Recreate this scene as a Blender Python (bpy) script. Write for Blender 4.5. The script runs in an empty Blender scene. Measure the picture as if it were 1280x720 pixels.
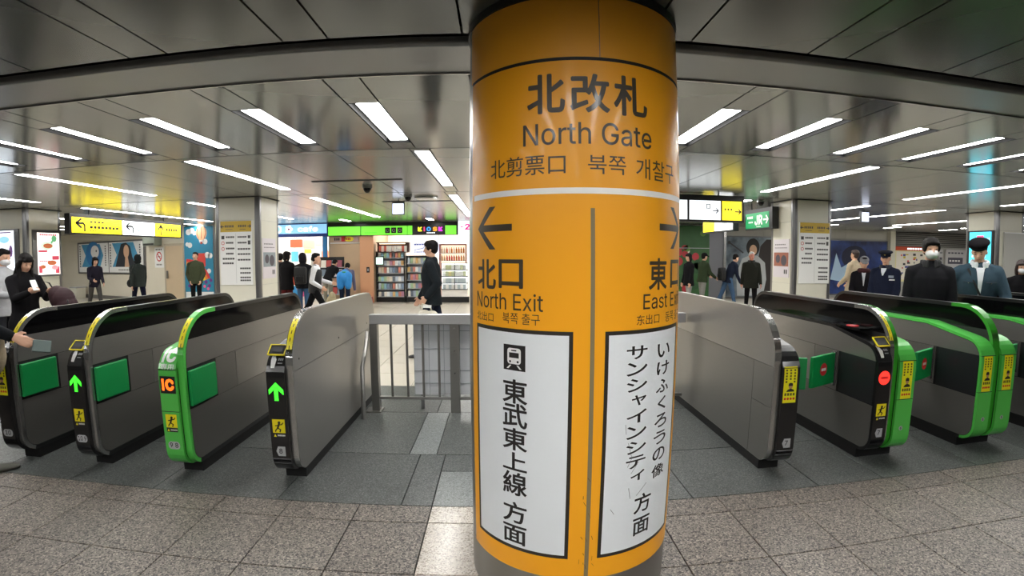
import bpy, bmesh, math, random, os
from mathutils import Vector, Matrix, Euler
random.seed(7)
SC = bpy.context.scene
COL = SC.collection
R = math.radians
PI = math.pi
# ---------------------------------------------------------------- camera (wide, barrel-distorting lens)
cam_d = bpy.data.cameras.new('camera')
cam_d.type = 'PANO'
cam_d.sensor_fit = 'HORIZONTAL'
cam_d.sensor_width = 36.0
cam_d.sensor_height = 20.25
cy = cam_d.cycles if hasattr(cam_d, "cycles") and not hasattr(cam_d, "panorama_type") else cam_d
cy.panorama_type = 'FISHEYE_LENS_POLYNOMIAL'
FMM = 623.2 / 1280 * 36
cy.fisheye_polynomial_k0 = 0.0
cy.fisheye_polynomial_k1 = -1.0 / FMM
cy.fisheye_polynomial_k2 = 0.0
cy.fisheye_polynomial_k3 = 0.1059 / FMM ** 3
cy.fisheye_polynomial_k4 = 0.0
cy.fisheye_fov = PI
cam_d.clip_start = 0.02
cam_d.clip_end = 200
cam = bpy.data.objects.new('camera', cam_d)
COL.objects.link(cam)
cam.location = (0, 0, 1.55)
_rx, _rz = -0.0677, -0.0238
cam.rotation_euler = (Matrix.Rotation(_rz, 3, 'Z') @ Matrix.Rotation(PI / 2 + _rx, 3, 'X') @ Matrix.Rotation(-0.0007, 3, 'Z')).to_euler()
SC.camera = cam
# ---------------------------------------------------------------- world, exposure
W = bpy.data.worlds.new('world')
SC.world = W
W.use_nodes = True
W.node_tree.nodes['Background'].inputs[0].default_value = (0.6, 0.62, 0.65, 1)
W.node_tree.nodes['Background'].inputs[1].default_value = 0.05
SC.view_settings.view_transform = 'Standard'
SC.view_settings.look = 'None'
SC.view_settings.gamma = 1.0
SC.view_settings.use_curve_mapping = False
SC.view_settings.exposure = 0.0
try:
    SC.cycles.use_denoising = True
    SC.cycles.max_bounces = 7
    SC.cycles.diffuse_bounces = 4
    SC.cycles.glossy_bounces = 4
    SC.cycles.caustics_reflective = False
    SC.cycles.caustics_refractive = False
except Exception:
    pass
LAMP = 28.0          # strength of the ceiling lamps' diffusers
LAMP_BACK = 32.0     # the lamps over the near hall, behind the viewpoint

# ---------------------------------------------------------------- helpers
def lin(h):
    h = h.lstrip('#')
    v = [int(h[i:i + 2], 16) / 255 for i in (0, 2, 4)]
    return tuple([(c / 12.92 if c <= .04045 else ((c + .055) / 1.055) ** 2.4) for c in v] + [1.0])
MATS = {}
def mat(name, col, rough=.5, metal=0.0, emit=0.0, var=0.0, scale=30.0, bump=0.0, coat=0.0, spec=.5, stretch=None):
    if name in MATS: return MATS[name]
    m = bpy.data.materials.new(name); m.use_nodes = True
    nt = m.node_tree; b = nt.nodes['Principled BSDF']
    c = lin(col) if isinstance(col, str) else col
    b.inputs['Base Color'].default_value = c
    b.inputs['Roughness'].default_value = rough
    b.inputs['Metallic'].default_value = metal
    b.inputs['Specular IOR Level'].default_value = spec
    if coat: b.inputs['Coat Weight'].default_value = coat; b.inputs['Coat Roughness'].default_value = .08
    if emit:
        b.inputs['Emission Color'].default_value = c
        b.inputs['Emission Strength'].default_value = emit
    if var or bump:
        tc = nt.nodes.new('ShaderNodeTexCoord'); n = nt.nodes.new('ShaderNodeTexNoise')
        n.inputs['Scale'].default_value = scale; n.inputs['Detail'].default_value = 4
        if stretch:
            mp = nt.nodes.new('ShaderNodeMapping'); mp.inputs['Scale'].default_value = stretch
            nt.links.new(tc.outputs['Object'], mp.inputs[0]); nt.links.new(mp.outputs[0], n.inputs['Vector'])
        else: nt.links.new(tc.outputs['Object'], n.inputs['Vector'])
        if var:
            mx = nt.nodes.new('ShaderNodeMix'); mx.data_type = 'RGBA'
            mx.inputs[6].default_value = tuple(x * (1 - var) for x in c[:3]) + (1,)
            mx.inputs[7].default_value = tuple(min(1, x * (1 + var)) for x in c[:3]) + (1,)
            nt.links.new(n.outputs['Fac'], mx.inputs[0]); nt.links.new(mx.outputs[2], b.inputs['Base Color'])
        if bump:
            bp = nt.nodes.new('ShaderNodeBump'); bp.inputs['Strength'].default_value = bump; bp.inputs['Distance'].default_value = .003
            nt.links.new(n.outputs['Fac'], bp.inputs['Height']); nt.links.new(bp.outputs[0], b.inputs['Normal'])
    MATS[name] = m
    return m
def granite(name, c1, c2, c3, rough=.45, scale=230.0, big=.12):
    """speckled stone: dark and light grains in a ground colour, slightly different from slab to slab"""
    m = bpy.data.materials.new(name); m.use_nodes = True
    nt = m.node_tree; N = nt.nodes; L = nt.links; b = N['Principled BSDF']
    geo = N.new('ShaderNodeNewGeometry')
    v = N.new('ShaderNodeTexVoronoi'); v.inputs['Scale'].default_value = scale
    L.new(geo.outputs['Position'], v.inputs['Vector'])
    sep = N.new('ShaderNodeSeparateColor'); L.new(v.outputs['Color'], sep.inputs[0])
    r = N.new('ShaderNodeValToRGB'); e = r.color_ramp.elements
    e[0].position = 0; e[0].color = lin(c2); e[1].position = 1; e[1].color = lin(c3)
    x = r.color_ramp.elements.new(.22); x.color = lin(c2)
    x = r.color_ramp.elements.new(.34); x.color = lin(c1)
    x = r.color_ramp.elements.new(.72); x.color = lin(c1)
    L.new(sep.outputs[0], r.inputs[0])
    n = N.new('ShaderNodeTexNoise'); n.inputs['Scale'].default_value = 2.3; n.inputs['Detail'].default_value = 5
    L.new(geo.outputs['Position'], n.inputs['Vector'])
    oi = N.new('ShaderNodeObjectInfo')
    ma = N.new('ShaderNodeMath'); ma.operation = 'MULTIPLY_ADD'; ma.inputs[1].default_value = .22; ma.inputs[2].default_value = .80
    L.new(oi.outputs['Random'], ma.inputs[0])
    mb = N.new('ShaderNodeMath'); mb.operation = 'MULTIPLY_ADD'; mb.inputs[1].default_value = big * 2; L.new(n.outputs['Fac'], mb.inputs[0]); L.new(ma.outputs[0], mb.inputs[2])
    mx = N.new('ShaderNodeMix'); mx.data_type = 'RGBA'; mx.blend_type = 'MULTIPLY'; mx.inputs[0].default_value = 1
    L.new(r.outputs[0], mx.inputs[6]); L.new(mb.outputs[0], mx.inputs[7]); L.new(mx.outputs[2], b.inputs['Base Color'])
    b.inputs['Roughness'].default_value = rough
    rn = N.new('ShaderNodeMapRange'); rn.inputs[3].default_value = rough - .08; rn.inputs[4].default_value = rough + .12
    L.new(n.outputs['Fac'], rn.inputs[0]); L.new(rn.outputs[0], b.inputs['Roughness'])
    MATS[name] = m
    return m

def tag(o, label=None, cat=None, group=None, kind=None):
    if label: o['label'] = label
    if cat: o['category'] = cat
    if group: o['group'] = group
    if kind: o['kind'] = kind
    return o
def thing(name, label, cat, loc=(0, 0, 0), rz=0.0, group=None):
    o = bpy.data.objects.new(name, None); COL.objects.link(o)
    o.empty_display_size = .1
    o.location = loc; o.rotation_euler = (0, 0, rz)
    return tag(o, label, cat, group)
def link(name, me, parent=None, loc=None):
    o = bpy.data.objects.new(name, me); COL.objects.link(o)
    if parent is not None: o.parent = parent
    if loc is not None: o.location = loc
    return o
def copy_tree(o, parent=None):
    c = o.copy(); COL.objects.link(c)
    if parent is not None: c.parent = parent
    for ch in list(o.children): copy_tree(ch, c)
    return c

class MB:
    def __init__(s): s.bm = bmesh.new()
    def box(s, x0, x1, y0, y1, z0, z1, M=None, bev=0):
        if x1 < x0: x0, x1 = x1, x0
        if y1 < y0: y0, y1 = y1, y0
        if z1 < z0: z0, z1 = z1, z0
        v = [s.bm.verts.new(p) for p in [(x0, y0, z0), (x1, y0, z0), (x1, y1, z0), (x0, y1, z0), (x0, y0, z1), (x1, y0, z1), (x1, y1, z1), (x0, y1, z1)]]
        f = [s.bm.faces.new([v[i] for i in q]) for q in [(0, 3, 2, 1), (4, 5, 6, 7), (0, 1, 5, 4), (1, 2, 6, 5), (2, 3, 7, 6), (3, 0, 4, 7)]]
        if bev:
            es = list({e for q in f for e in q.edges})
            r = bmesh.ops.bevel(s.bm, geom=es, offset=bev, segments=2, affect='EDGES', profile=.5)
            v = list({q for g in r['faces'] for q in g.verts} | {q for q in v if q.is_valid})
        if M is not None:
            for q in v: q.co = M @ q.co
        return s
    def prism(s, pts, a0, a1, axis='x'):
        """closed outline pts=(u,w) extruded along an axis: x -> (y,z) outline, y -> (x,z), z -> (x,y)"""
        def P(u, w, a):
            return {'x': (a, u, w), 'y': (u, a, w), 'z': (u, w, a)}[axis]
        A = [s.bm.verts.new(P(u, w, a0)) for u, w in pts]; B = [s.bm.verts.new(P(u, w, a1)) for u, w in pts]
        n = len(pts)
        for i in range(n): s.bm.faces.new((A[i], A[(i + 1) % n], B[(i + 1) % n], B[i]))
        s.bm.faces.new(A); s.bm.faces.new(B[::-1])
        return s
    def ring(s, outer, inner, a0, a1):
        n = len(outer)
        O0 = [s.bm.verts.new((a0, u, w)) for u, w in outer]; O1 = [s.bm.verts.new((a1, u, w)) for u, w in outer]
        I0 = [s.bm.verts.new((a0, u, w)) for u, w in inner]; I1 = [s.bm.verts.new((a1, u, w)) for u, w in inner]
        for i in range(n):
            j = (i + 1) % n
            s.bm.faces.new((O0[i], O0[j], O1[j], O1[i])); s.bm.faces.new((I0[i], I1[i], I1[j], I0[j]))
            s.bm.faces.new((O0[i], I0[i], I0[j], O0[j])); s.bm.faces.new((O1[i], O1[j], I1[j], I1[i]))
        return s
    def tube(s, pts, rad, seg=10, cap=True):
        pts = [Vector(p) for p in pts]
        if not isinstance(rad, (list, tuple)): rad = [rad] * len(pts)
        prev = None; rings = []
        for i, p in enumerate(pts):
            d = (pts[min(i + 1, len(pts) - 1)] - pts[max(i - 1, 0)])
            if d.length < 1e-9: d = Vector((0, 0, 1))
            d.normalize()
            if prev is None:
                u = d.cross(Vector((0, 0, 1)) if abs(d.z) < .9 else Vector((0, 1, 0))).normalized()
            else: u = (prev - d * prev.dot(d)).normalized()
            prev = u; w = d.cross(u)
            rr = rad[i] if not hasattr(rad[i], '__len__') else rad[i]
            ra, rb = (rr, rr) if not hasattr(rr, '__len__') else rr
            rings.append([s.bm.verts.new(p + u * ra * math.cos(2 * PI * k / seg) + w * rb * math.sin(2 * PI * k / seg)) for k in range(seg)])
        for a, b in zip(rings, rings[1:]):
            for k in range(seg): s.bm.faces.new((a[k], a[(k + 1) % seg], b[(k + 1) % seg], b[k]))
        if cap: s.bm.faces.new(rings[0][::-1]); s.bm.faces.new(rings[-1])
        return s
    def ball(s, c, r, seg=12, M=None):
        if not hasattr(r, '__len__'): r = (r, r, r)
        T = Matrix.Translation(Vector(c)) @ Matrix.Diagonal(Vector((*r, 1)))
        if M is not None: T = M @ T
        nv = max(6, seg // 2 + 2)
        rows_ = []
        for i in range(1, nv):
            z = math.cos(PI * i / nv); q = math.sin(PI * i / nv)
            rows_.append([s.bm.verts.new(T @ Vector((q * math.cos(2 * PI * k / seg), q * math.sin(2 * PI * k / seg), z))) for k in range(seg)])
        a = s.bm.verts.new(T @ Vector((0, 0, 1))); b = s.bm.verts.new(T @ Vector((0, 0, -1)))
        for k in range(seg):
            j = (k + 1) % seg
            s.bm.faces.new((a, rows_[0][k], rows_[0][j])); s.bm.faces.new((b, rows_[-1][j], rows_[-1][k]))
            for p, r_ in zip(rows_, rows_[1:]): s.bm.faces.new((p[k], r_[k], r_[j], p[j]))
        return s
    def seg(s, a, b, ra, rb, n=10):
        """a capsule with different end radii"""
        s.tube([a, b], [ra, rb], n); s.ball(a, ra, n); s.ball(b, rb, n); return s
    def cyl(s, c, r, z0, z1, n=24, r2=None):
        return s.tube([(c[0], c[1], z0), (c[0], c[1], z1)], [r, r if r2 is None else r2], n)
    def quad(s, a, b, c, d):
        s.bm.faces.new([s.bm.verts.new(p) for p in (a, b, c, d)]); return s
    def mesh(s, name, m, smooth=False):
        bmesh.ops.recalc_face_normals(s.bm, faces=s.bm.faces)
        me = bpy.data.meshes.new(name); s.bm.to_mesh(me); s.bm.free()
        for q in (m if isinstance(m, (list, tuple)) else [m]): me.materials.append(q)
        if smooth:
            for p in me.polygons: p.use_smooth = True
            try: me.set_sharp_from_angle(angle=R(40))
            except Exception: pass
        return me
    def build(s, name, m, parent=None, smooth=False, loc=None, label=None):
        o = link(name, s.mesh(name, m, smooth), parent, loc)
        if label: o['label'] = label
        return o
def box(name, m, parent, x0, x1, y0, y1, z0, z1, bev=0, label=None):
    return MB().box(x0, x1, y0, y1, z0, z1, bev=bev).build(name, m, parent, label=label)

def rounded(poly, rad, n=6):
    """round the corners of a polygon"""
    out = []
    k = len(poly)
    for i in range(k):
        p = Vector(poly[i]).to_2d() if len(poly[i]) > 2 else Vector(poly[i])
        a = Vector(poly[i - 1]) - p; b = Vector(poly[(i + 1) % k]) - p
        r = rad[i] if hasattr(rad, '__len__') else rad
        if r <= 0: out.append((p.x, p.y)); continue
        a.normalize(); b.normalize()
        ang = math.acos(max(-1, min(1, a.dot(b)))) / 2
        t = r / math.tan(ang)
        c = p + (a + b).normalized() * (r / math.sin(ang))
        s0 = p + a * t - c; s1 = p + b * t - c
        a0 = math.atan2(s0.y, s0.x); a1 = math.atan2(s1.y, s1.x)
        d = (a1 - a0 + PI) % (2 * PI) - PI
        for j in range(n + 1):
            q = a0 + d * j / n
            out.append((c.x + r * math.cos(q), c.y + r * math.sin(q)))
    return out
def clip(pts, ax, val, keep_greater):
    out = []
    n = len(pts)
    for i in range(n):
        p, q = pts[i], pts[(i + 1) % n]
        ip = (p[ax] >= val) == keep_greater; iq = (q[ax] >= val) == keep_greater
        if ip: out.append(p)
        if ip != iq:
            t = (val - p[ax]) / (q[ax] - p[ax]); out.append((p[0] + (q[0] - p[0]) * t, p[1] + (q[1] - p[1]) * t))
    res = []
    for p in out:
        if not res or abs(p[0] - res[-1][0]) + abs(p[1] - res[-1][1]) > 1e-5: res.append(p)
    if len(res) > 1 and abs(res[0][0] - res[-1][0]) + abs(res[0][1] - res[-1][1]) < 1e-5: res.pop()
    return res
def clipbox(pts, u0, u1, w0, w1):
    for a, v, g in ((0, u0, True), (0, u1, False), (1, w0, True), (1, w1, False)): pts = clip(pts, a, v, g)
    return pts

# ---------------------------------------------------------------- lettering (flat print)
FONT = None
try:
    _p = os.path.join(bpy.utils.system_resource('DATAFILES'), 'fonts', 'Inter.woff2')
    if os.path.exists(_p): FONT = bpy.data.fonts.load(_p)
except Exception:
    FONT = None
WORK = bpy.data.scenes.new('workbench')     # an empty scene in which shapes are evaluated quickly; removed at the end
def evaluated_mesh(ob):
    WORK.collection.objects.link(ob)
    with bpy.context.temp_override(scene=WORK, view_layer=WORK.view_layers[0]):
        dg = bpy.context.evaluated_depsgraph_get()
    dg.update()
    me = bpy.data.meshes.new_from_object(ob.evaluated_get(dg), depsgraph=dg)
    return me
_tc = {}
def glyphs(body, bold=0.0, latin=False, spacing=1.0):
    """vertices and faces of a line of writing, normalised to its own bounding box (0..1), plus its aspect"""
    key = (body, latin, spacing)
    if key in _tc: return _tc[key]
    cu = bpy.data.curves.new('lettering', 'FONT'); cu.body = body
    cu.space_character = spacing
    if latin and FONT: cu.font = FONT
    cu.resolution_u = 4
    ob = bpy.data.objects.new('lettering', cu)
    me = evaluated_mesh(ob)
    V = [(v.co.x, v.co.y) for v in me.vertices]; F = [tuple(p.vertices) for p in me.polygons]
    bpy.data.objects.remove(ob); bpy.data.curves.remove(cu); bpy.data.meshes.remove(me)
    if not V: V = [(0, 0), (1, 0), (1, 1), (0, 1)]; F = [(0, 1, 2, 3)]
    x0, x1 = min(v[0] for v in V), max(v[0] for v in V); y0, y1 = min(v[1] for v in V), max(v[1] for v in V)
    V = [((x - x0) / (x1 - x0 + 1e-9), (y - y0) / (y1 - y0 + 1e-9)) for x, y in V]
    _tc[key] = (V, F, (x1 - x0) / (y1 - y0 + 1e-9), x1 - x0, y1 - y0)
    return _tc[key]
class Flat:
    """flat shapes in (u,w), put on a plane or round a column"""
    def __init__(s): s.bm = bmesh.new()
    def poly(s, pts): s.bm.faces.new([s.bm.verts.new((u, w, 0)) for u, w in pts]); return s
    def rect(s, u0, u1, w0, w1): return s.poly([(u0, w0), (u1, w0), (u1, w1), (u0, w1)])
    def frame(s, u0, u1, w0, w1, t):
        return s.rect(u0, u1, w0, w0 + t).rect(u0, u1, w1 - t, w1).rect(u0, u0 + t, w0 + t, w1 - t).rect(u1 - t, u1, w0 + t, w1 - t)
    def disc(s, u, w, r, n=24, r2=None):
        r2 = r2 or r
        return s.poly([(u + r * math.cos(2 * PI * k / n), w + r2 * math.sin(2 * PI * k / n)) for k in range(n)])
    def annulus(s, u, w, r, t, n=24):
        for k in range(n):
            a, b = 2 * PI * k / n, 2 * PI * (k + 1) / n
            s.poly([(u + r * math.cos(a), w + r * math.sin(a)), (u + r * math.cos(b), w + r * math.sin(b)), (u + (r - t) * math.cos(b), w + (r - t) * math.sin(b)), (u + (r - t) * math.cos(a), w + (r - t) * math.sin(a))])
        return s
    def stroke(s, pts, t):
        for a, b in zip(pts, pts[1:]):
            d = Vector(b) - Vector(a)
            if d.length < 1e-9: continue
            d.normalize(); n = Vector((-d.y, d.x)) * t / 2; e = d * t * .3
            a2, b2 = Vector(a) - e, Vector(b) + e
            s.poly([tuple(a2 - n), tuple(b2 - n), tuple(b2 + n), tuple(a2 + n)])
        return s
    def text(s, body, u0, u1, w0, w1, bold=.012, latin=False, keep=False, rot=0, align='c', spacing=1.0):
        V, F, asp, dx, dy = glyphs(body, bold, latin, spacing)
        if keep:
            h = w1 - w0; wd = h * asp
            if wd > u1 - u0: wd = u1 - u0
            c = (u0 + u1) / 2
            if align == 'l': u1 = u0 + wd
            elif align == 'r': u0 = u1 - wd
            else: u0, u1 = c - wd / 2, c + wd / 2
        # a heavier weight is the same outline laid down several times, shifted by a hair
        bx, by = bold / dx, bold / dy
        sh = [(0, 0)] if bold <= 0 else [(bx * math.cos(q), by * math.sin(q)) for q in [PI / 4 * k for k in range(8)]]
        for lay, (ox, oy) in enumerate(sh):
            vs = []
            for x, y in V:
                x = bx + x * (1 - 2 * bx) + ox; y = by + y * (1 - 2 * by) + oy
                vs.append(s.bm.verts.new((u0 + x * (u1 - u0), w0 + y * (w1 - w0), lay * .00004)))
            for f in F:
                try: s.bm.faces.new([vs[i] for i in f])
                except ValueError: pass
        return s
    def slices(s, step, up=False):
        """cut every shape into narrow upright strips so that it can be bent round the column"""
        nb = bmesh.new()
        for f in s.bm.faces:
            P = [(v.co.x, v.co.y) for v in f.verts]; zz = f.verts[0].co.z
            if up: P = [(b_, a_) for a_, b_ in P]
            lo, hi = min(p[0] for p in P), max(p[0] for p in P)
            k = math.floor(lo / step)
            while k * step < hi - 1e-9:
                q = P
                if lo < k * step: q = clip(q, 0, k * step, True)
                if hi > (k + 1) * step and len(q) > 2: q = clip(q, 0, (k + 1) * step, False)
                if len(q) > 2: nb.faces.new([nb.verts.new((y, x, zz) if up else (x, y, zz)) for x, y in q])
                k += 1
        s.bm.free(); s.bm = nb
        return s
    def mapped(s, fn, name, m, parent, label=None):
        e_ = 1e-4
        for v in s.bm.verts:
            u, w, z = v.co
            p = Vector(fn(u, w))
            if z:
                n = (Vector(fn(u + e_, w)) - p).cross(Vector(fn(u, w + e_)) - p)
                if n.length > 0: p = p + n.normalized() * z
            v.co = p
        me = bpy.data.meshes.new(name); s.bm.to_mesh(me); s.bm.free()
        for q in (m if isinstance(m, (list, tuple)) else [m]): me.materials.append(q)
        o = link(name, me, parent)
        if label: o['label'] = label
        if name == 'print' and len(me.polygons) > 5: o['kind'] = 'stuff'
        if name in ('poster_sticker', 'hand_mark', 'warning_sticker') and label and ('columns' in label or 'row of' in label or 'fine' in label or 'small grey' in label or 'hand mark' in label): o['kind'] = 'stuff'
        return o
    def front(s, name, m, parent, y, label=None):      # faces -Y
        return s.mapped(lambda u, w: (u, y, w), name, m, parent, label)
    def side(s, name, m, parent, x, sgn=1, label=None):  # on a plane of constant x; sgn=+1 faces +X, reading direction kept
        return s.mapped(lambda u, w: (x, u * sgn, w), name, m, parent, label)
# ---------------------------------------------------------------- materials
STEEL = mat('brushed stainless steel', '#a19f9b', .30, .85, var=.10, scale=9, stretch=(1, 1, 60), bump=.12)
STEEL_D = mat('dull stainless panel', '#8c8a86', .36, .8, var=.08, scale=8, stretch=(1, 1, 50), bump=.1)
STEEL_P = mat('polished steel edge', '#b9b9b7', .22, .9)
ALU = mat('satin aluminium post', '#8f8f8f', .4, .8)
BLACK = mat('black plastic', '#101012', .28, 0, coat=.3)
BLACKM = mat('matt black', '#0b0b0c', .6)
GLASSD = mat('dark smoked acrylic', '#070708', .10, 0, spec=.3)
WINDM = mat('dark window acrylic', '#1e2022', .35)
GREEN = mat('bright green gate enamel', '#4fb74a', .33, 0, coat=.4)
GREEN_D = mat('deep green gate rim', '#2f8f22', .33, 0, coat=.4)
FLAP = mat('green rubber flap', '#0a8a45', .42, 0, var=.05, scale=12)
YEL = mat('yellow sticker', '#e8d81c', .4)
WHITE = mat('white print', '#e9eae8', .45)
INK = mat('dark print', '#1c1a19', .5)
RED = mat('red print', '#c8202a', .45)
CREAM = mat('cream enamel panel', '#dcdacb', .28, 0, var=.03, scale=3)
CREAMW = mat('cream painted wall', '#dad4c2', .5, 0, var=.04, scale=2)
WALLG = mat('grey wall panel', '#a9a9a4', .45, 0, var=.05, scale=2)
DARKM = mat('dark grey metal', '#2b2c2d', .45, .4)
COLSTEEL = mat('column steel trim', '#7f7f80', .3, .8)
# ================================================================ THE SETTING
Z_C = 2.60
GR_F = granite('pink grey granite', '#665f58', '#2c2825', '#978e82', .42, 130)
GR_L = granite('polished pale granite', '#b5aca0', '#867e74', '#d0c8bc', .2, 140)
GR_G = granite('dark green grey granite', '#474a48', '#303332', '#686c6a', .36, 150, .32)
GR_GL = granite('pale green grey granite', '#737776', '#565a59', '#8f9392', .3, 170)
CONC = mat('concourse cream stone', '#c9c1b2', .33, 0, var=.06, scale=1.5)
JOINT = mat('dark joint', '#1f1d1b', .85)
def tile_mesh(w, d, m, t=.012):
    k = .0034
    mb = MB()
    z0, z1 = -t, 0.0
    a = [(k, k), (w - k, k), (w - k, d - k), (k, d - k)]
    b = [(k + .0015, k + .0015), (w - k - .0015, k + .0015), (w - k - .0015, d - k - .0015), (k + .0015, d - k - .0015)]
    A = [mb.bm.verts.new((x, y, z0)) for x, y in a]; B = [mb.bm.verts.new((x, y, z1 - .0012)) for x, y in a]; C = [mb.bm.verts.new((x, y, z1)) for x, y in b]
    for P_, Q in ((A, B), (B, C)):
        for i in range(4): mb.bm.faces.new((P_[i], P_[(i + 1) % 4], Q[(i + 1) % 4], Q[i]))
    mb.bm.faces.new(C); mb.bm.faces.new(A[::-1])
    return mb.mesh('tile', m)
floor = MB().box(-28, 28, -8, 24, -.2, -.012).build('floor', JOINT); tag(floor, kind='structure')
_tiles = {}
def tile(x, y, w, d, m, name='granite_tile'):
    key = (round(w, 3), round(d, 3), m.name)
    if key not in _tiles: _tiles[key] = tile_mesh(w, d, m)
    return link(name, _tiles[key], floor, (x, y, 0))
XL = -.43
cols = [XL + .4555 * k for k in range(-9, 13)]
rows = [(2.655, .205), (2.155, .5), (1.655, .5), (1.155, .5), (.655, .5)]
for ry, rd in rows:
    for cx in cols:
        m = GR_L if (abs(cx - XL) < .01 and ry > 1.2) else GR_F
        tile(cx, ry, .4555, rd, m)
# green-grey slabs between the gates
for (y0, d) in ((2.86, .825), (3.685, 1.055), (4.74, 1.0)):
    x = -4.53
    for w in (.73, .72, .71, .93, .815 - (.09 if y0 > 3.6 and y0 < 4.7 else 0)):
        tile(x, y0, w, d, GR_G, 'granite_slab'); x += w
tile(-.625, 2.86, .195, .825, GR_G, 'granite_slab')
tile(-.43, 2.86, .52, .52, GR_GL, 'granite_slab'); tile(-.43, 3.38, .52, .305, GR_G, 'granite_slab')
tile(-.715, 3.685, .215, 1.055, GR_GL, 'granite_slab'); tile(-.5, 3.685, .59, 1.055, GR_G, 'granite_slab'); tile(-.625, 4.74, .715, 1.0, GR_G, 'granite_slab')
for (y0, d) in ((2.86, .80), (3.66, 1.08), (4.74, 1.0)):
    x = .09
    for w in (1.14, .93, .54, .9, .72, .9, .9):
        tile(x, y0, w, d, GR_G, 'granite_slab'); x += w
# cream concourse stones seen through the railing
for i in range(14):
    for j in range(9):
        tile(-5.4 + .62 * i, 5.74 + .62 * j, .62, .62, CONC, 'concourse_tile')
def conc_mat():
    m = bpy.data.materials.new('concourse floor with joints'); m.use_nodes = True
    nt = m.node_tree; b = nt.nodes['Principled BSDF']
    geo = nt.nodes.new('ShaderNodeNewGeometry'); br = nt.nodes.new('ShaderNodeTexBrick')
    br.offset = 0; br.inputs['Scale'].default_value = 1
    br.inputs['Brick Width'].default_value = .62; br.inputs['Row Height'].default_value = .62; br.inputs['Mortar Size'].default_value = .004
    br.inputs['Color1'].default_value = lin('#c9c1b2'); br.inputs['Color2'].default_value = lin('#c1b9aa'); br.inputs['Mortar'].default_value = lin('#77705f')
    nt.links.new(geo.outputs['Position'], br.inputs['Vector']); nt.links.new(br.outputs[0], b.inputs['Base Color'])
    b.inputs['Roughness'].default_value = .3
    return m
CONC2 = conc_mat()
xa, xb = cols[0], cols[-1] + .4555
t0, t1 = -5.4, -5.4 + .62 * 14
def ground(x0, x1, y0, y1, m):
    o = MB().box(x0, x1, y0, y1, -.012, 0).build('floor', m); tag(o, kind='structure')
ground(-28, 28, -8, .655, GR_F); ground(-28, xa, .655, 2.86, GR_F); ground(xb, 28, .655, 2.86, GR_F)
ground(-28, -4.53, 2.86, 5.74, GR_G); ground(6.12, 28, 2.86, 5.74, GR_G)
ground(-28, t0, 5.74, 5.74 + .62 * 9, CONC2); ground(t1, 28, 5.74, 5.74 + .62 * 9, CONC2); ground(-28, 28, 5.74 + .62 * 9, 24, CONC2)

# ---- ceiling
ceil = MB().box(-28, 28, -8, 24, 2.72, 2.9).build('ceiling', DARKM); tag(ceil, kind='structure')
CE_N = mat('grey glossy ceiling panel', '#868b8a', .14, .5, var=.05, scale=1.2)
CE_N2 = mat('grey ceiling panel of the near hall', '#686d6b', .22, .5, var=.05, scale=1.2)
CE_F = mat('pale satin ceiling panel', '#8f9290', .22, .35, var=.04, scale=1)
BEAM = mat('smooth ceiling band', '#878b8c', .3, .35)
_pan = {}
def panel(x0, x1, y0, y1, m, z=Z_C):
    w, d = round(x1 - x0, 3), round(y1 - y0, 3)
    key = (w, d, m.name)
    if key not in _pan:
        _pan[key] = MB().box(.006, w - .006, .004, d - .004, 0, .018).mesh('ceiling_panel', m)
    return link('ceiling_panel', _pan[key], ceil, (x0, y0, z))
K = range(-9, 11)
def slot(k): return (-1.06 + .88 * k, -.83 + .88 * k)
L1, L2_ = 3.36, 4.62          # lamps in the first row
for k in K:
    a, b = slot(k); nx = a + .88
    panel(b, nx, 2.80, 4.88, CE_N); panel(b, nx, -3.2, 2.30, CE_N2)
    panel(a, b, .55, 2.30, CE_N2); panel(a, b, -2.1, -.75, CE_N)
    panel(a, b, 2.80, L1, CE_N); panel(a, b, L2_, 4.88, CE_N)
xs_lo, xs_hi = slot(-9)[0], slot(10)[0] + .88
panel(-28, xs_lo, -8, 4.88, CE_N); panel(xs_hi, 28, -8, 4.88, CE_N); panel(xs_lo, xs_hi, -8, -3.2 - 1.35 + .9, CE_N)
beam = MB().prism(rounded([(2.37, 2.62), (2.37, 2.575), (2.80, 2.590), (2.80, 2.62)], [0, .02, .01, 0], 4), -28, 28, 'x').build('trim_1', BEAM); tag(beam, kind='structure')
highlight_strip = box('highlight_trim', STEEL_P, None, -28, 28, 2.792, 2.802, 2.580, 2.60); tag(highlight_strip, kind='structure')  # polished strip put in for the highlight line on the band's far edge
gap = box('shade_trim', BLACKM, None, -28, 28, 2.30, 2.37, 2.64, 2.66); tag(gap, kind='structure')  # black strip stands in for the soft shade before the ceiling band
DIFF = mat('lamp diffuser', (1, .985, .96, 1), .5, emit=LAMP)
DIFF_B = mat('lamp diffuser of the near hall', (1, .985, .96, 1), .5, emit=LAMP_BACK)
WELL = mat('lamp well black', '#060606', .7, 0, spec=.1)
_lm = {}
def lamp(x0, x1, y0, y1, label, group=None, dm=None, depth=.030, fl=.036):
    w, d = round(x1 - x0, 3), round(y1 - y0, 3)
    dm = dm or DIFF
    key = (w, d, dm.name, depth)
    if key not in _lm:
        t = .006
        h = MB().box(0, t, 0, d, 0, depth + .02).box(w - t, w, 0, d, 0, depth + .02).box(t, w - t, 0, t, 0, depth + .02).box(t, w - t, d - t, d, 0, depth + .02).box(t, w - t, t, d - t, depth + .012, depth + .02).mesh('lamp_housing', WELL)
        h2 = None
        g = MB().box(fl, w - fl, t, d - t, depth - .004, depth + .006).mesh('diffuser', dm)
        _lm[key] = (h, g)
    o = thing('ceiling_light', label, 'ceiling light', (x0, y0, Z_C), 0, group)
    link('housing', _lm[key][0], o); link('diffuser', _lm[key][1], o)
    return o
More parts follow.
